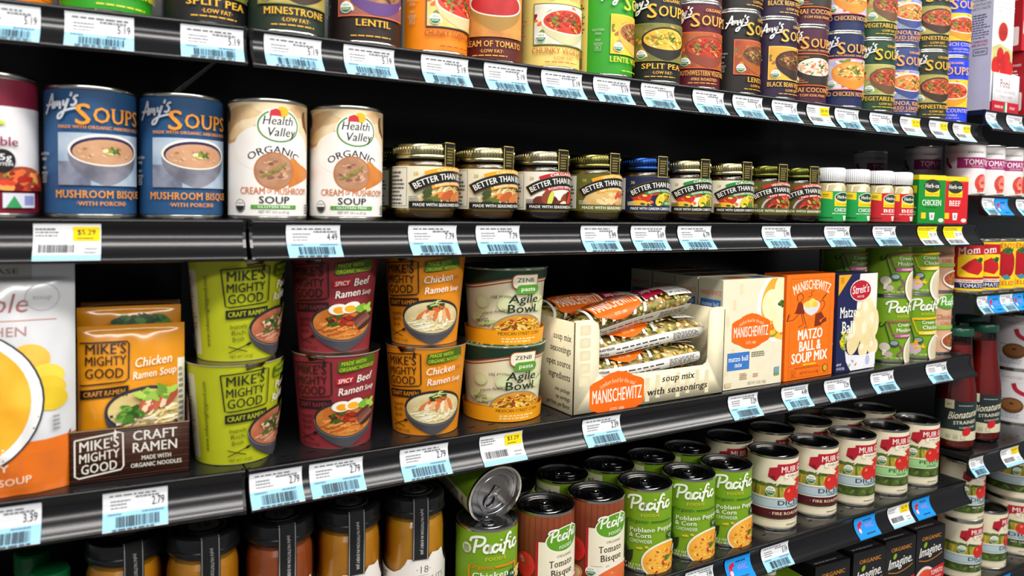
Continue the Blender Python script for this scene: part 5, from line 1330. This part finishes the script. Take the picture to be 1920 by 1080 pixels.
def mix_tube(seed, turn=0.0):
    Ln, ry, rz = 194, 28, 13.6
    R_ = random.Random(seed)
    a = Art()
    per = 2 * PI * 23
    a.rect(-Ln / 2, -per / 2, Ln / 2, per / 2, 'x#c9b478#9a8f50#90')
    for i in range(640):
        a.ell(R_.uniform(-Ln / 2 + 8, Ln / 2 - 8), R_.uniform(-per / 2 + 4, per / 2 - 4), R_.uniform(2.2, 3.6), R_.uniform(1.8, 2.8), R_.choice(['#d8bc6a', '#e6d290', '#8f9640', '#c8a048', '#e08a3c', '#efe0b0', '#70782e', '#c9b070']), 9, R_.uniform(0, 3))
    a.rect(-Ln / 2 + 4, -28, Ln / 2 - 10, -13, '#e6e2d8').greek(-Ln / 2 + 34, -26, 30, -15, 2, '#2a2a2a', seed, .3).greek(32, -26, 84, -15, 6, '#6a6660', seed + 1, .5).text('Nutrition', -Ln / 2 + 18, -19, 5, '#1a1a1a', 26).text('Facts', -Ln / 2 + 14, -26, 5, '#1a1a1a', 17)
    for i in range(13): a.poly([(-80 + i * 9, 4), (-76 + i * 9, 4), (-73 + i * 9 + (i % 2) * 2, 30), (-77 + i * 9, 30)], '#ece8de')
    for i in range(6): a.poly([(-84 + i * 17, -8), (-79 + i * 17, -8), (-76 + i * 17, 4), (-80 + i * 17, 4)], '#ece8de')
    man_logo(a, -34, 16, 74)
    a.poly([(12, 6), (50, 12), (54, 36), (10, 30)], '#9a1230').text('soup mix', 32, 18, 8, '#f4ece4', 34, st='s', sh=.2, slope=.12)
    a.rect(50, 4, 92, 40, '#e6e3da').greek(54, 16, 90, 38, 6, '#4a4844', seed + 2, .4).text('NET WT 6 OZ (170g)', 66, 7, 3.6, '#2a2a2a', 44)
    c = Acc()
    def wt(x, y, l):
        u = abs(x) / (Ln / 2)
        s = max(0.0, 1 - u ** 6) ** .5
        t = (y + turn) / 23
        wob = 1 + .05 * sin(x * .11 + seed) * cos(3 * t)
        b, h = ry * (.82 + .18 * s), rz * (.06 + .94 * s) * wob
        return (x, -(b + l) * cos(t), (h + l) * sin(t) + 3 * sin(x * .02 + seed)), Vector((0, -cos(t) / b, sin(t) / h)).normalized()
    lay(c, a, wt, 6, 4, .012)
    for sg in (-1, 1):                                   # crimped clear film end
        pts = [(sg * (Ln / 2 - 2), -26), (sg * (Ln / 2 + 9), -20), (sg * (Ln / 2 + 7), -8), (sg * (Ln / 2 + 10), 4), (sg * (Ln / 2 + 7), 16), (sg * (Ln / 2 - 2), 26)]
        zo = 3 * sin(sg * Ln / 2 * .02 + seed)
        c.add([(x * .001, y * .001, (zo + 2.2 * (i % 2)) * .001) for i, (x, y) in enumerate(pts)], [[0, 1, 2, 3, 4, 5]], 'f#a8a078')
    return c
for i, (dx, dy, dz, ry_, sd, lb) in enumerate(((.004, .042, .0185, 0, 11, 'lowest clear bag of soup mix lying in the display carton'), (-.001, .040, .0465, -.02, 12, 'clear bag of soup mix lying second from the bottom in the carton'), (.010, .046, .0750, -.05, 13, 'clear bag of soup mix third from the bottom, jutting to the right'), (-.012, .044, .1080, -.15, 14, 'top front clear bag of soup mix, tilted up at the right'), (-.022, .112, .1040, -.05, 15, 'clear bag of soup mix lying at the back of the carton'))):
    o = thing('soup_mix_bag', lb, 'bag', [('soup_mix_bag', mix_tube(sd, 19 if i < 3 else 4).mesh('soup_mix_bag'))], (TX + .123 + dx, TY + dy, Z + dz), 0, 'bags of dried soup mix', (math.radians(-14 if i == 3 else -4), ry_, .01 * i))
MB = matzo_mix_box()
for i, (x, y, lb) in enumerate(((.8250, .0345, 'front cream matzo ball mix box beside the orange box'), (.8290, .0860, 'cream matzo ball mix box directly behind the front one'), (.8320, .1370, 'third cream matzo ball mix box in the dark row'), (.8340, .1890, 'farthest cream matzo ball mix box in the dark row'))):
    thing('matzo_box', lb, 'box', MB, (x, y, Z + E_), math.radians(-1), 'cream matzo ball mix boxes')
thing('matzo_box', 'orange matzo ball and soup mix box with two drawn figures', 'box', soup_mix_box(), (.9440, .0310, Z + E_), math.radians(1))
thing('matzo_box', 'navy blue matzo ball box with a bowl of dumplings', 'box', navy_box(), (1.0560, .0310, Z + E_), math.radians(2))
row([(k, 'condensed_soup_can', x, y, psi, f'{pos} {c}') for pos, zz in (('lower', 0), ('upper', 1)) for k, x, y, psi, c in ()], Z, pacific)
for k, x, y, psi, c in (('mushroom', 1.1260, .0900, 42, 'green mushroom soup can half hidden by the navy box'), ('mushroom', 1.1895, .0500, 42, 'green mushroom soup can in the middle of the green cans'), ('chicken', 1.2630, .0480, 36, 'green cream of chicken can beside the tan can'), ('chili', 1.3345, .0610, 38, 'tan chicken chili can at the right end')):
    for nm, dz in (('lower', 0), ('upper', .1084)):
        thing('soup_can', f'{nm} {c}', 'can', pacific(k), (x, y, Z + E_ + dz), face_cam(x, y, psi - 3 * (dz > 0)), 'green condensed soup cans')

# ================================================================== left bay, third shelf
def pillow(w, h, d, art_, back, top=0.0, crimp=8, xs=3, ys=3, gus=.25, lift=.06):
    """soft pack: art on a bulged front, plain bulged back"""
    c = Acc()
    def dep(x, y):
        u = min(1, abs(x) / (w / 2)); v = y / h
        f = max(0, 1 - u ** 3) ** .7
        g = min(1, max(0, (h - crimp - y) / (h * .55))) ** .6 * min(1, (gus + (1 - gus) * min(1, v / .18)))
        return d / 2 * f * g + .6 + .9 * sin(x * .16 + y * .11) * f * g + .7 * sin(x * .31 - y * .07) * f * g
    def nrm(x, y, s):
        e = .5
        return Vector((-(dep(x + e, y) - dep(x - e, y)) / (2 * e) * 1.0, -1.0, -(dep(x, y + e) - dep(x, y - e)) / (2 * e))).normalized()
    def wf(x, y, l):
        n = nrm(x, y, 1)
        return (x, -dep(x, y) - l, y), (-n.x * -1 if 0 else n.x * -1 * -1, n.y, n.z)
    lay(c, art_, wf, xs, ys, lift)
    b = Art().rect(-w / 2, 0, w / 2, h, back)
    lay(c, b, lambda x, y, l: ((-x, dep(-x, y) + l, y), (0, 1, 0)), xs, ys)
    return c
def white_pouch():
    w, h = 150, 192
    a = Art().rect(-75, 0, 75, h, 'f#d9dadc')
    a.poly([(-75, 0), (75, 0), (75, 46), (40, 44), (10, 32), (-20, 30), (-75, 46)], 'f#e8741a')
    a.rect(20, 176, 44, 192, '#b9b8b2').text('BASE', 24, 181, 4, '#5a5a58', 22)
    a.text('simple', 14, 150, 15, '#a4625a', 56, st='n', sh=.2).rect(-20, 143, 62, 143.8, '#c88a80').text('KITCHEN', 16, 131, 7.4, '#b0807c', 52, st='n')
    a.ring(52, 162, 12, 11, .6, '#b8babc').text('soup', 52, 160, 4, '#b0b2b4', 14, st='n')
    for x, y, rx, ry, c in ((44, 112, 14, 12, 'x#e8b43c#f0c860#30'), (56, 98, 12, 9, '#f0d24a'), (57, 88, 12, 9, '#e8c436'), (58, 78, 12, 10, '#e0c02c')): a.ell(x, y, rx, ry, c, 22, -.2)
    a.ell(-8, 78, 62, 60, '#2e2f36', 44).ell(-8, 78, 60.5, 58.5, '#ecebea', 44).ell(-8, 78, 53, 52, 'x#f0a41c#f4bc3a#14', 40)
    a.chips(4, 84, 16, 12, 34, ['#4f7a22', '#3a6418', '#6a9430', '#e8741a'], 4, 3)
    a.greek(60, 52, 66, 66, 4, '#8a8c90', 3)
    a.text('CREAMY', 8, 22, 6, '#f4ddc0', 44, slope=.06).text('POTATO SOUP', 14, 10, 6, '#f4ddc0', 62, slope=.06)
    return pillow(w, h, 44, a, 'f#d9dadc', crimp=14, gus=.75)
p = L(-.2120, .026, ZL['L3'] + E_)
thing('soup_pouch', 'large white and orange soup pouch at the left edge', 'pouch', [('soup_pouch', white_pouch().mesh('soup_pouch'))], p, LA)
def ramen_box():
    w, d, h = 94, 110, 46
    c = Acc()
    B = 'x#3a2018#4a2a1e#30'
    c.box(-.047, 0, 0, .047, .0012, h * .001, B)
    c.prism([(0, 0)] * 0 or [(-.047, 0), (.047, 0), (.047, .0012), (-.047, .0012)], 0, d * .001, B)
    for x in (-.047, .0458):
        q = [(0, 0), (0, .046), (.004, .050), (.012, .062), (d * .001, .066), (d * .001, 0)]
        n = len(q)
        c.add([(x, y, z) for y, z in q] + [(x + .0012, y, z) for y, z in q], [list(range(n)), list(range(2 * n - 1, n - 1, -1))] + [[i, i + n, (i + 1) % n + n, (i + 1) % n] for i in range(n)], B)
    c.box(-.047, d * .001 - .0012, 0, .047, d * .001, .066, B)
    f = Art()
    for i in range(22): f.rect(-46.6, 1 + i * 2.05, 46.6, 1.6 + i * 2.05, ('#32190f', '#52301f', '#2c150d')[i % 3])
    f.rect(-46.8, 45.2, 46.8, 45.9, '#b08a60')
    K = '#e0dccf'
    f.line([(-43, 38), (-10, 42), (-6.5, 41), (-6, 12), (-8, 9), (-40, 5), (-43, 7), (-43, 38)], 1.3, K)
    for t, y, hh, wd in (("MIKE'S", 28.6, 8.6, 31), ('MIGHTY', 19, 7.6, 31), ('GOOD', 9, 8, 28)): f.text(t, -24.6, y, hh, K, wd, slope=.07)
    f.poly([(-14, 38), (-12.6, 45), (-10.8, 42), (-12, 38)], K)
    f.text('CRAFT', 19, 33, 8.4, K, 36).text('RAMEN', 19, 22.4, 8.4, K, 37).text('MADE WITH', 20, 15.2, 3.7, K, 24).text('ORGANIC NOODLES', 20, 9, 3.7, K, 41)
    lay(c, f, lambda x, y, l: ((x, -l - .02, y), (0, -1, 0)), eps=.006)
    return c
p = L(-.0945, .0175, ZL['L3'] + E_)
thing('display_carton', 'dark brown wood-print ramen display carton', 'carton', [('display_carton', ramen_box().mesh('display_carton'))], p, LA)
def noodle_bag(v):
    w, h = 86, (142 if v else 128)
    O = 'f#de9012'
    a = Art().rect(-43, 0, 43, h, O)
    a.rect(37, 0, 43, 96, '#e6e2cc').greek(38, 8, 42, 90, 16, '#8a8470', 3)
    a.text("MIKE'S", -21, 104, 8.6, '#2a1a0c', 33).text('MIGHTY', -21, 94, 8, '#2a1a0c', 33).text('GOOD', -22, 83, 8.4, '#2a1a0c', 31)
    a.line([(-41, 114), (-4, 114), (-2.6, 112), (-3, 82), (-6, 79.4), (-41, 77)], 1.2, '#2a1a0c')
    a.poly([(-41, 65), (-3, 68), (-3, 76), (-41, 73)], '#2a1a0c').text('CRAFT RAMEN', -22, 68, 4.2, '#d08a2a', 33, slope=.06)
    a.text('Chicken', 17, 92, 8, '#f0e4d0', 31, sh=.12, slope=.1).text('Ramen Soup', 18, 82, 6.4, '#f0e4d0', 36, sh=.12, slope=.1)
    a.clip = (-43, 0, 37, 80)
    a.bowl(14, 54, 36, 20, 34, '#2c2d33', 'x#33343a#47484e#20', 'x#dcc688#cbb270#50', [], 0, foot=.4)
    a.strands(14, 48, 30, 13, 70, ['#f0e2ae', '#e2ce8a', '#f6ecc8'], 1.6, 4, 9)
    for i in range(6): a.ell(8 + i * 5, 58 + i * 1.2, 3, 10, ('#b8583a', '#e8c8a4', '#a84a34')[i % 3], 14, -.6)
    a.chips(-2, 52, 9, 7, 18, ['#4a7a2a', '#2f5a1c', '#6a9a34'], 4, 5).chips(22, 68, 18, 5, 22, ['#8ab03a', '#a8c850', '#6a9430'], 4, 6)
    a.clip = None
    if v: a.chips(10, 129, 24, 6, 60, ['#2f5a24', '#4a7a2e', '#1f4018'], 4, 8)
    return pillow(w, h, 26, a, O, crimp=4, xs=3, ys=3, gus=.8, lift=.014)
for i, (dx, dy, dz, tilt, lb) in enumerate(((0.001, .0235, .004, -.02, 'front orange ramen noodle bag in the brown display carton'), (-.001, .056, .004, .05, 'orange ramen noodle bag tucked behind the front one'), (.0, .090, .004, .03, 'rear orange ramen noodle bag in the brown display carton'))):
    p = L(-.0945 + dx, .0175 + dy, ZL['L3'] + dz)
    thing('noodle_bag', lb, 'bag', [('noodle_bag', noodle_bag(i).mesh('noodle_bag'))], p, 0, 'orange ramen noodle bags', (tilt, 0, LA))

# ================================================================== fourth shelf
Z = ZL['M4']
CJ = {c: chestnut_jar(c) for c in ('c8642a', 'f0a41e', 'f4ae24')}
for c, x, y, psi, lb in (('f4ae24', .3450, .068, 12, 'orange soup jar with black lid, nearest the fallen green can'), ('f0a41e', .2690, .070, 14, 'orange soup jar with black lid in the middle of the jars'), ('c8642a', .1965, .072, 12, 'reddish brown soup jar with black lid'), ('f0a41e', .1240, .079, 10, 'orange soup jar with black lid, right one in the left bay'), ('f0a41e', .0560, .1010, 12, 'orange soup jar with black lid, left one in the left bay')):
    thing('soup_jar', lb, 'jar', CJ[c], (x, y, Z + E_), face_cam(x, y, psi), 'black-lidded soup jars')
gb = [('glass_bottle', Acc().lathe([(0, 0), (26, 0), (28, 3), (28, 70), (22, 86), (15, 96), (15, 100)], 'w#5a7a10', 30).mesh('glass_bottle')), ('cap', Acc().lathe([(15.6, 98), (17, 98), (17, 116), (15.4, 118), (0, 118.4)], 'g#12703a', 30).mesh('cap'))]
for i, (x, y, lb) in enumerate(((-.0060, .118, 'green-capped bottle in the bottom left corner'), (-.020, .170, 'green-capped bottle in the dark behind the corner one'))):
    thing('sauce_bottle', lb, 'bottle', gb, (x, y, Z + E_), 0, 'green-capped bottles')
GC = 'ring-pull soup cans on the fourth shelf'
row([('noodle', 'soup_can', .4260, .0440, 12, 'green chicken noodle can under the fallen can'), ('tomato', 'soup_can', .5085, .0470, 16, 'wood-print tomato bisque can beside the chicken noodle can'), ('tomato', 'soup_can', .5870, .0480, 14, 'wood-print tomato bisque can beside the poblano cans'),
 ('poblano', 'soup_can', .6670, .0470, 8, 'green poblano and corn chowder can beside the tomato bisque'), ('poblano', 'soup_can', .7450, .0460, 12, 'green poblano and corn chowder can, middle of three'), ('poblano', 'soup_can', .8200, .0480, 18, 'green poblano and corn chowder can beside the fire roasted tomatoes'),
 ('noodle', 'soup_can', .5000, .1230, 40, 'green can in the second row behind the fallen can'), ('poblano', 'soup_can', .5860, .1230, 90, 'green can in the second row behind the tomato bisque'), ('poblano', 'soup_can', .6660, .1220, 80, 'green can in the second row behind the first poblano can'), ('poblano', 'soup_can', .7430, .1220, 80, 'green can in the second row behind the middle poblano can'), ('poblano', 'soup_can', .8180, .1250, 80, 'green can in the second row behind the last poblano can')], Z, pacific, group=GC)
# the can that has toppled onto the front row
ax_dir = Vector((.05, -.965, -.22)).normalized()              # towards its lid
fx = Vector((0, 0, 1)).cross(ax_dir).normalized()
Rm = Matrix((fx, ax_dir.cross(fx), ax_dir)).transposed().to_4x4()
o = thing('soup_can', 'toppled green soup can lying with its ring-pull lid to the front', 'can', pacific('noodle'), (0, 0, 0), 0, GC)
o.matrix_world = Matrix.Translation((.4340, .0390, Z + .1350)) @ Rm @ Matrix.Rotation(math.radians(70), 4, 'Z') @ Matrix.Translation((0, 0, -.108))
[q for q in o.children if q.name.startswith('lid')][0].rotation_euler.z = math.radians(-100)
MGG = 'cream labelled diced tomato cans'
row([('fire', 'tomato_can', .9235, .0520, 24, 'fire roasted diced tomato can beside the green poblano can'), ('fire', 'tomato_can', 1.0190, .0530, 24, 'fire roasted diced tomato can beside the plain diced can'), ('plain', 'tomato_can', 1.1125, .0510, 22, 'plain diced tomato can between fire roasted and petite'), ('petite', 'tomato_can', 1.2040, .0510, 22, 'petite diced tomato can with green band, nearer one'), ('petite', 'tomato_can', 1.2920, .0500, 22, 'petite diced tomato can with green band at the shelf end'),
 ('fire', 'tomato_can', .9180, .1340, 10, 'tomato can in the second row behind the poblano end'), ('fire', 'tomato_can', 1.0170, .1330, 24, 'tomato can in the second row behind the fire roasted pair'), ('plain', 'tomato_can', 1.1120, .1320, 24, 'tomato can in the second row behind the plain diced can'), ('petite', 'tomato_can', 1.2050, .1320, 24, 'tomato can in the second row behind the nearer petite can'), ('petite', 'tomato_can', 1.2920, .1310, 24, 'tomato can in the second row behind the shelf end can'), ('petite', 'tomato_can', 1.2060, .2120, 24, 'tomato can in the third row, dark behind the petite cans')], Z, muir, group=MGG)
# fifth shelf: soup cartons
BC = {k: black_carton(k) for k in 'gvt'}
for k, x, lb in (('g', .9100, 'green soup carton at the lower edge beside the black cartons'), ('v', 1.0240, 'black soup carton nearest the green carton'), ('v', 1.1170, 'black soup carton with orange lettering beside the red tomato one'), ('t', 1.2020, 'black and red tomato soup carton, nearer one'), ('t', 1.2900, 'black and red tomato soup carton at the shelf end')):
    thing('soup_carton', lb, 'carton', BC[k], (x, .0405, ZL['M5'] + E_), math.radians(-4), 'soup cartons on the fifth shelf')

# ================================================================== right bay
def paste_carton():
    c = Acc()
    w, d = 92, 60
    c.box(-.046, -.03, 0, .046, .03, .0015, 'c#d8d4d8')
    def side(x0, x1, q):
        n = len(q)
        c.add([(x0, y, z) for y, z in q] + [(x1, y, z) for y, z in q], [list(range(n)), list(range(2 * n - 1, n - 1, -1))] + [[i, i + n, (i + 1) % n + n, (i + 1) % n] for i in range(n)], 'c#dcd8e0')
    side(-.046, -.0448, [(-.03, 0), (-.03, .068), (.03, .100), (.03, 0)])
    side(.0448, .046, [(-.03, 0), (-.03, .068), (.03, .100), (.03, 0)])
    c.box(-.046, -.03, 0, .046, -.0288, .068, 'c#e6e2e4')
    c.box(-.046, .0288, 0, .046, .03, .100, 'c#e6e2e4')
    f = Art().rect(-45.6, .2, 45.6, 19, '#b8182c').text('Pom\u00ec', -4, 44, 14, '#8a1220', 34, st='s').text('DOUBLE CONCENTRATED', -2, 34, 5, '#a8a4aa', 68, st='n').text('TOMATO PASTE', 0, 25, 5, '#a8a4aa', 44, st='n').text('MADE IN', -22, 7, 4.6, '#f0e8e8', 28).text('ITALY', 24, 7, 4.6, '#f0e8e8', 18)
    f.rect(-5, 0.4, 0, 18, '#3a8a4a').rect(0, 0.4, 5, 18, '#f0f0ee').rect(5, .4, 10, 18, '#c02030')
    lay(c, f, lambda x, y, l: ((x, -30 - l - .02, y), (0, -1, 0)))
    g = Art().rect(-29.6, .2, 29.6, 17, '#b8182c')
    for i in range(6): g.ell(-26 + i * 8.4, 96 - i * 4.4, 3, 2.4, '#6a8a50', 10)
    lay(c, g, lambda x, y, l: ((-46 - l - .02, -x, y), (-1, 0, 0)))
    return c
def paste_box():
    w, d, h = 70, 50, 205
    f = Art().rect(-34.8, .2, 34.8, h - .3, '#e8e4e6').text('DOUBLE', 0, 187, 5, '#8a868c', 30, st='n').text('CONCENTRATED', 0, 179, 5, '#8a868c', 54, st='n').text('TOMATO PASTE', 0, 171, 5, '#8a868c', 50, st='n')
    f.ell(0, 140, 18, 20, '#d8c8b8', 22, -.5).ell(0, 140, 15, 17, 'x#a01818#c03028#30', 22, -.5)
    f.poly([(-34, 60), (-34, 110), (-10, 118), (34, 110), (34, 60)], 'x#a8b870#d8c880#40')
    for x, y, r in ((-20, 78, 14), (-6, 98, 12), (6, 76, 13), (16, 94, 12), (26, 78, 12)): f.ell(x, y, r, r * 1.2, 'x#b8141c#d02a24#30', 22).line([(x - 4, y + r), (x + 5, y + r + 1)], 1.4, '#4a6a2a')
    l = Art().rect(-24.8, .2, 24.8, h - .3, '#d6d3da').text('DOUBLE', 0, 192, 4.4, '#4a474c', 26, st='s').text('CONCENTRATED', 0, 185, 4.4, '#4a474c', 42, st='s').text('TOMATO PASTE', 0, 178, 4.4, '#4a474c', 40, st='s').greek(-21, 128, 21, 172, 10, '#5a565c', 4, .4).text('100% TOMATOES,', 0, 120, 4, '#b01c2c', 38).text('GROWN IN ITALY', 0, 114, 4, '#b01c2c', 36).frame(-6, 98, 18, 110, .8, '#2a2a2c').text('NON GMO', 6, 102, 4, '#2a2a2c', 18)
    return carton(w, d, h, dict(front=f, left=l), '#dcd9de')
Z = ZL['R1']
thing('display_carton', 'white and red display carton of tomato paste at top right', 'carton', [('display_carton', paste_carton().mesh('display_carton'))], (1.4500, .036, Z + E_), 0)
thing('paste_box', 'tall white tomato paste box standing in the display carton', 'box', [('carton', paste_box().mesh('carton'))], (1.4380, .0345, Z + .0020), 0)
def red_box():
    w, d, h = 100, 50, 118
    f = Art().rect(-49.8, .2, 49.8, h - .3, '#bb1826').text('Pom\u00ec', -12, 88, 17, '#f2e8e6', 56, st='s').text('FINELY CHOPPED', -10, 76, 5, '#f2e8e6', 50).text('TOMATOES', -10, 67, 6, '#f2e8e6', 42).ell(10, 26, 40, 34, '#d8503a', 30).ell(10, 26, 34, 28, 'x#c82a1e#e04a30#40', 30).rrect(-46, 30, -26, 54, 3, '#ecdcd8')
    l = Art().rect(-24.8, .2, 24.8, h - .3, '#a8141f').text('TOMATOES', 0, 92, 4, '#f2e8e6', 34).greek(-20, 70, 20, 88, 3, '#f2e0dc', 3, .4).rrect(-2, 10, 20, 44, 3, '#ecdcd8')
    return [('carton', carton(w, d, h, dict(front=f, left=l), '#b01622').mesh('carton'))]
RB = red_box()
for i, (nm, dx) in enumerate((('lower', 0), ('upper', -.012))):
    thing('tomato_box', f'{nm} red chopped tomato box stacked at the right picture edge', 'box', RB, (1.5700 + dx, .0330 + .004 * i, Z + E_ + i * .1186), 0, 'red tomato boxes')
PC = {k: paste_can(k) for k in ('w', 'r', 'mom', 'yel', 'maroon')}
row([('w', 'tomato_can', 1.3985, .044, 18, 'nearest white tomato paste can with a magenta band'), ('w', 'tomato_can', 1.4665, .045, 18, 'second white tomato paste can with a magenta band'), ('w', 'tomato_can', 1.5320, .045, 18, 'third white tomato paste can with a magenta band'), ('r', 'tomato_can', 1.6000, .045, 10, 'cream and red tomato can at the right edge beside the magenta cans'),
  ('w', 'tomato_can', 1.4040, .1250, 14, 'white and magenta can in shadow behind the nearest one'), ('w', 'tomato_can', 1.4450, .2600, 30, 'farthest white and magenta can, deep in the shadow')], ZL['R2'], lambda k: PC[k], group='small tomato cans on the right')
row([('mom', 'tomato_can', 1.3990, .034, 22, 'nearest red tomato can with a yellow panel'), ('mom', 'tomato_can', 1.4540, .034, 22, 'second red tomato can with a yellow panel'), ('yel', 'tomato_can', 1.5090, .034, 22, 'nearest yellow tomato can'), ('yel', 'tomato_can', 1.5640, .034, 22, 'second yellow tomato can'), ('yel', 'tomato_can', 1.6190, .034, 22, 'yellow tomato can at the right picture edge'),
  ('maroon', 'tomato_can', 1.5000, .2000, 10, 'tall maroon can in the shadow behind the red cans'), ('maroon', 'tomato_can', 1.5800, .2000, 10, 'tall maroon can in the shadow behind the yellow cans')], ZL['R3'], lambda k: PC[k], group='red and yellow tomato cans')
BT = passata_bottle()
for x, y, psi, lb in ((1.4110, .0480, 24, 'front strained tomato bottle with green cap'), (1.5050, .0520, 24, 'strained tomato bottle with green cap beside the white cans'), (1.5900, .1250, 30, 'strained tomato bottle in the shadow behind the second bottle')):
    thing('tomato_bottle', lb, 'bottle', BT, (x, y, ZL['R4'] + E_), face_cam(x, y, psi), 'strained tomato bottles')
WC = white_can()
for nm, dz in (('lower', 0), ('upper', .1114)):
    thing('tomato_can', f'{nm} large white can stacked at the right edge beside the bottles', 'can', WC, (1.7150, .0900, ZL['R4'] + E_ + dz), face_cam(1.715, .09, 22), 'large white cans')
Z = ZL['R6']
for k, R_, x, y, psi, lb in (('nosalt', 36.8, 1.4060, .1220, 30, 'cream tomato can of the rear left stack at bottom right'), ('nosalt', 36.8, 1.4400, .0450, 34, 'cream tomato can of the front stack at bottom right')):
    for nm, dz in (('lower', 0), ('upper', .1094)):
        thing('tomato_can', nm + ' ' + lb, 'can', muir(k), (x, y, Z + E_ + dz), face_cam(x, y, psi), MGG)
thing('tomato_can', 'single cream tomato can with dark lid at bottom right', 'can', muir('plain'), (1.5290, .0450, Z + E_), face_cam(1.529, .045, 52), MGG)
BG = muir('nosalt', 49)
for nm, dz, psi in (('lower', 0, 6), ('upper', .1094, 34)):
    thing('tomato_can', f'{nm} large cream tomato can stacked at the bottom right edge', 'can', BG, (1.6500, .0560, Z + E_ + dz), face_cam(1.65, .056, psi), MGG)
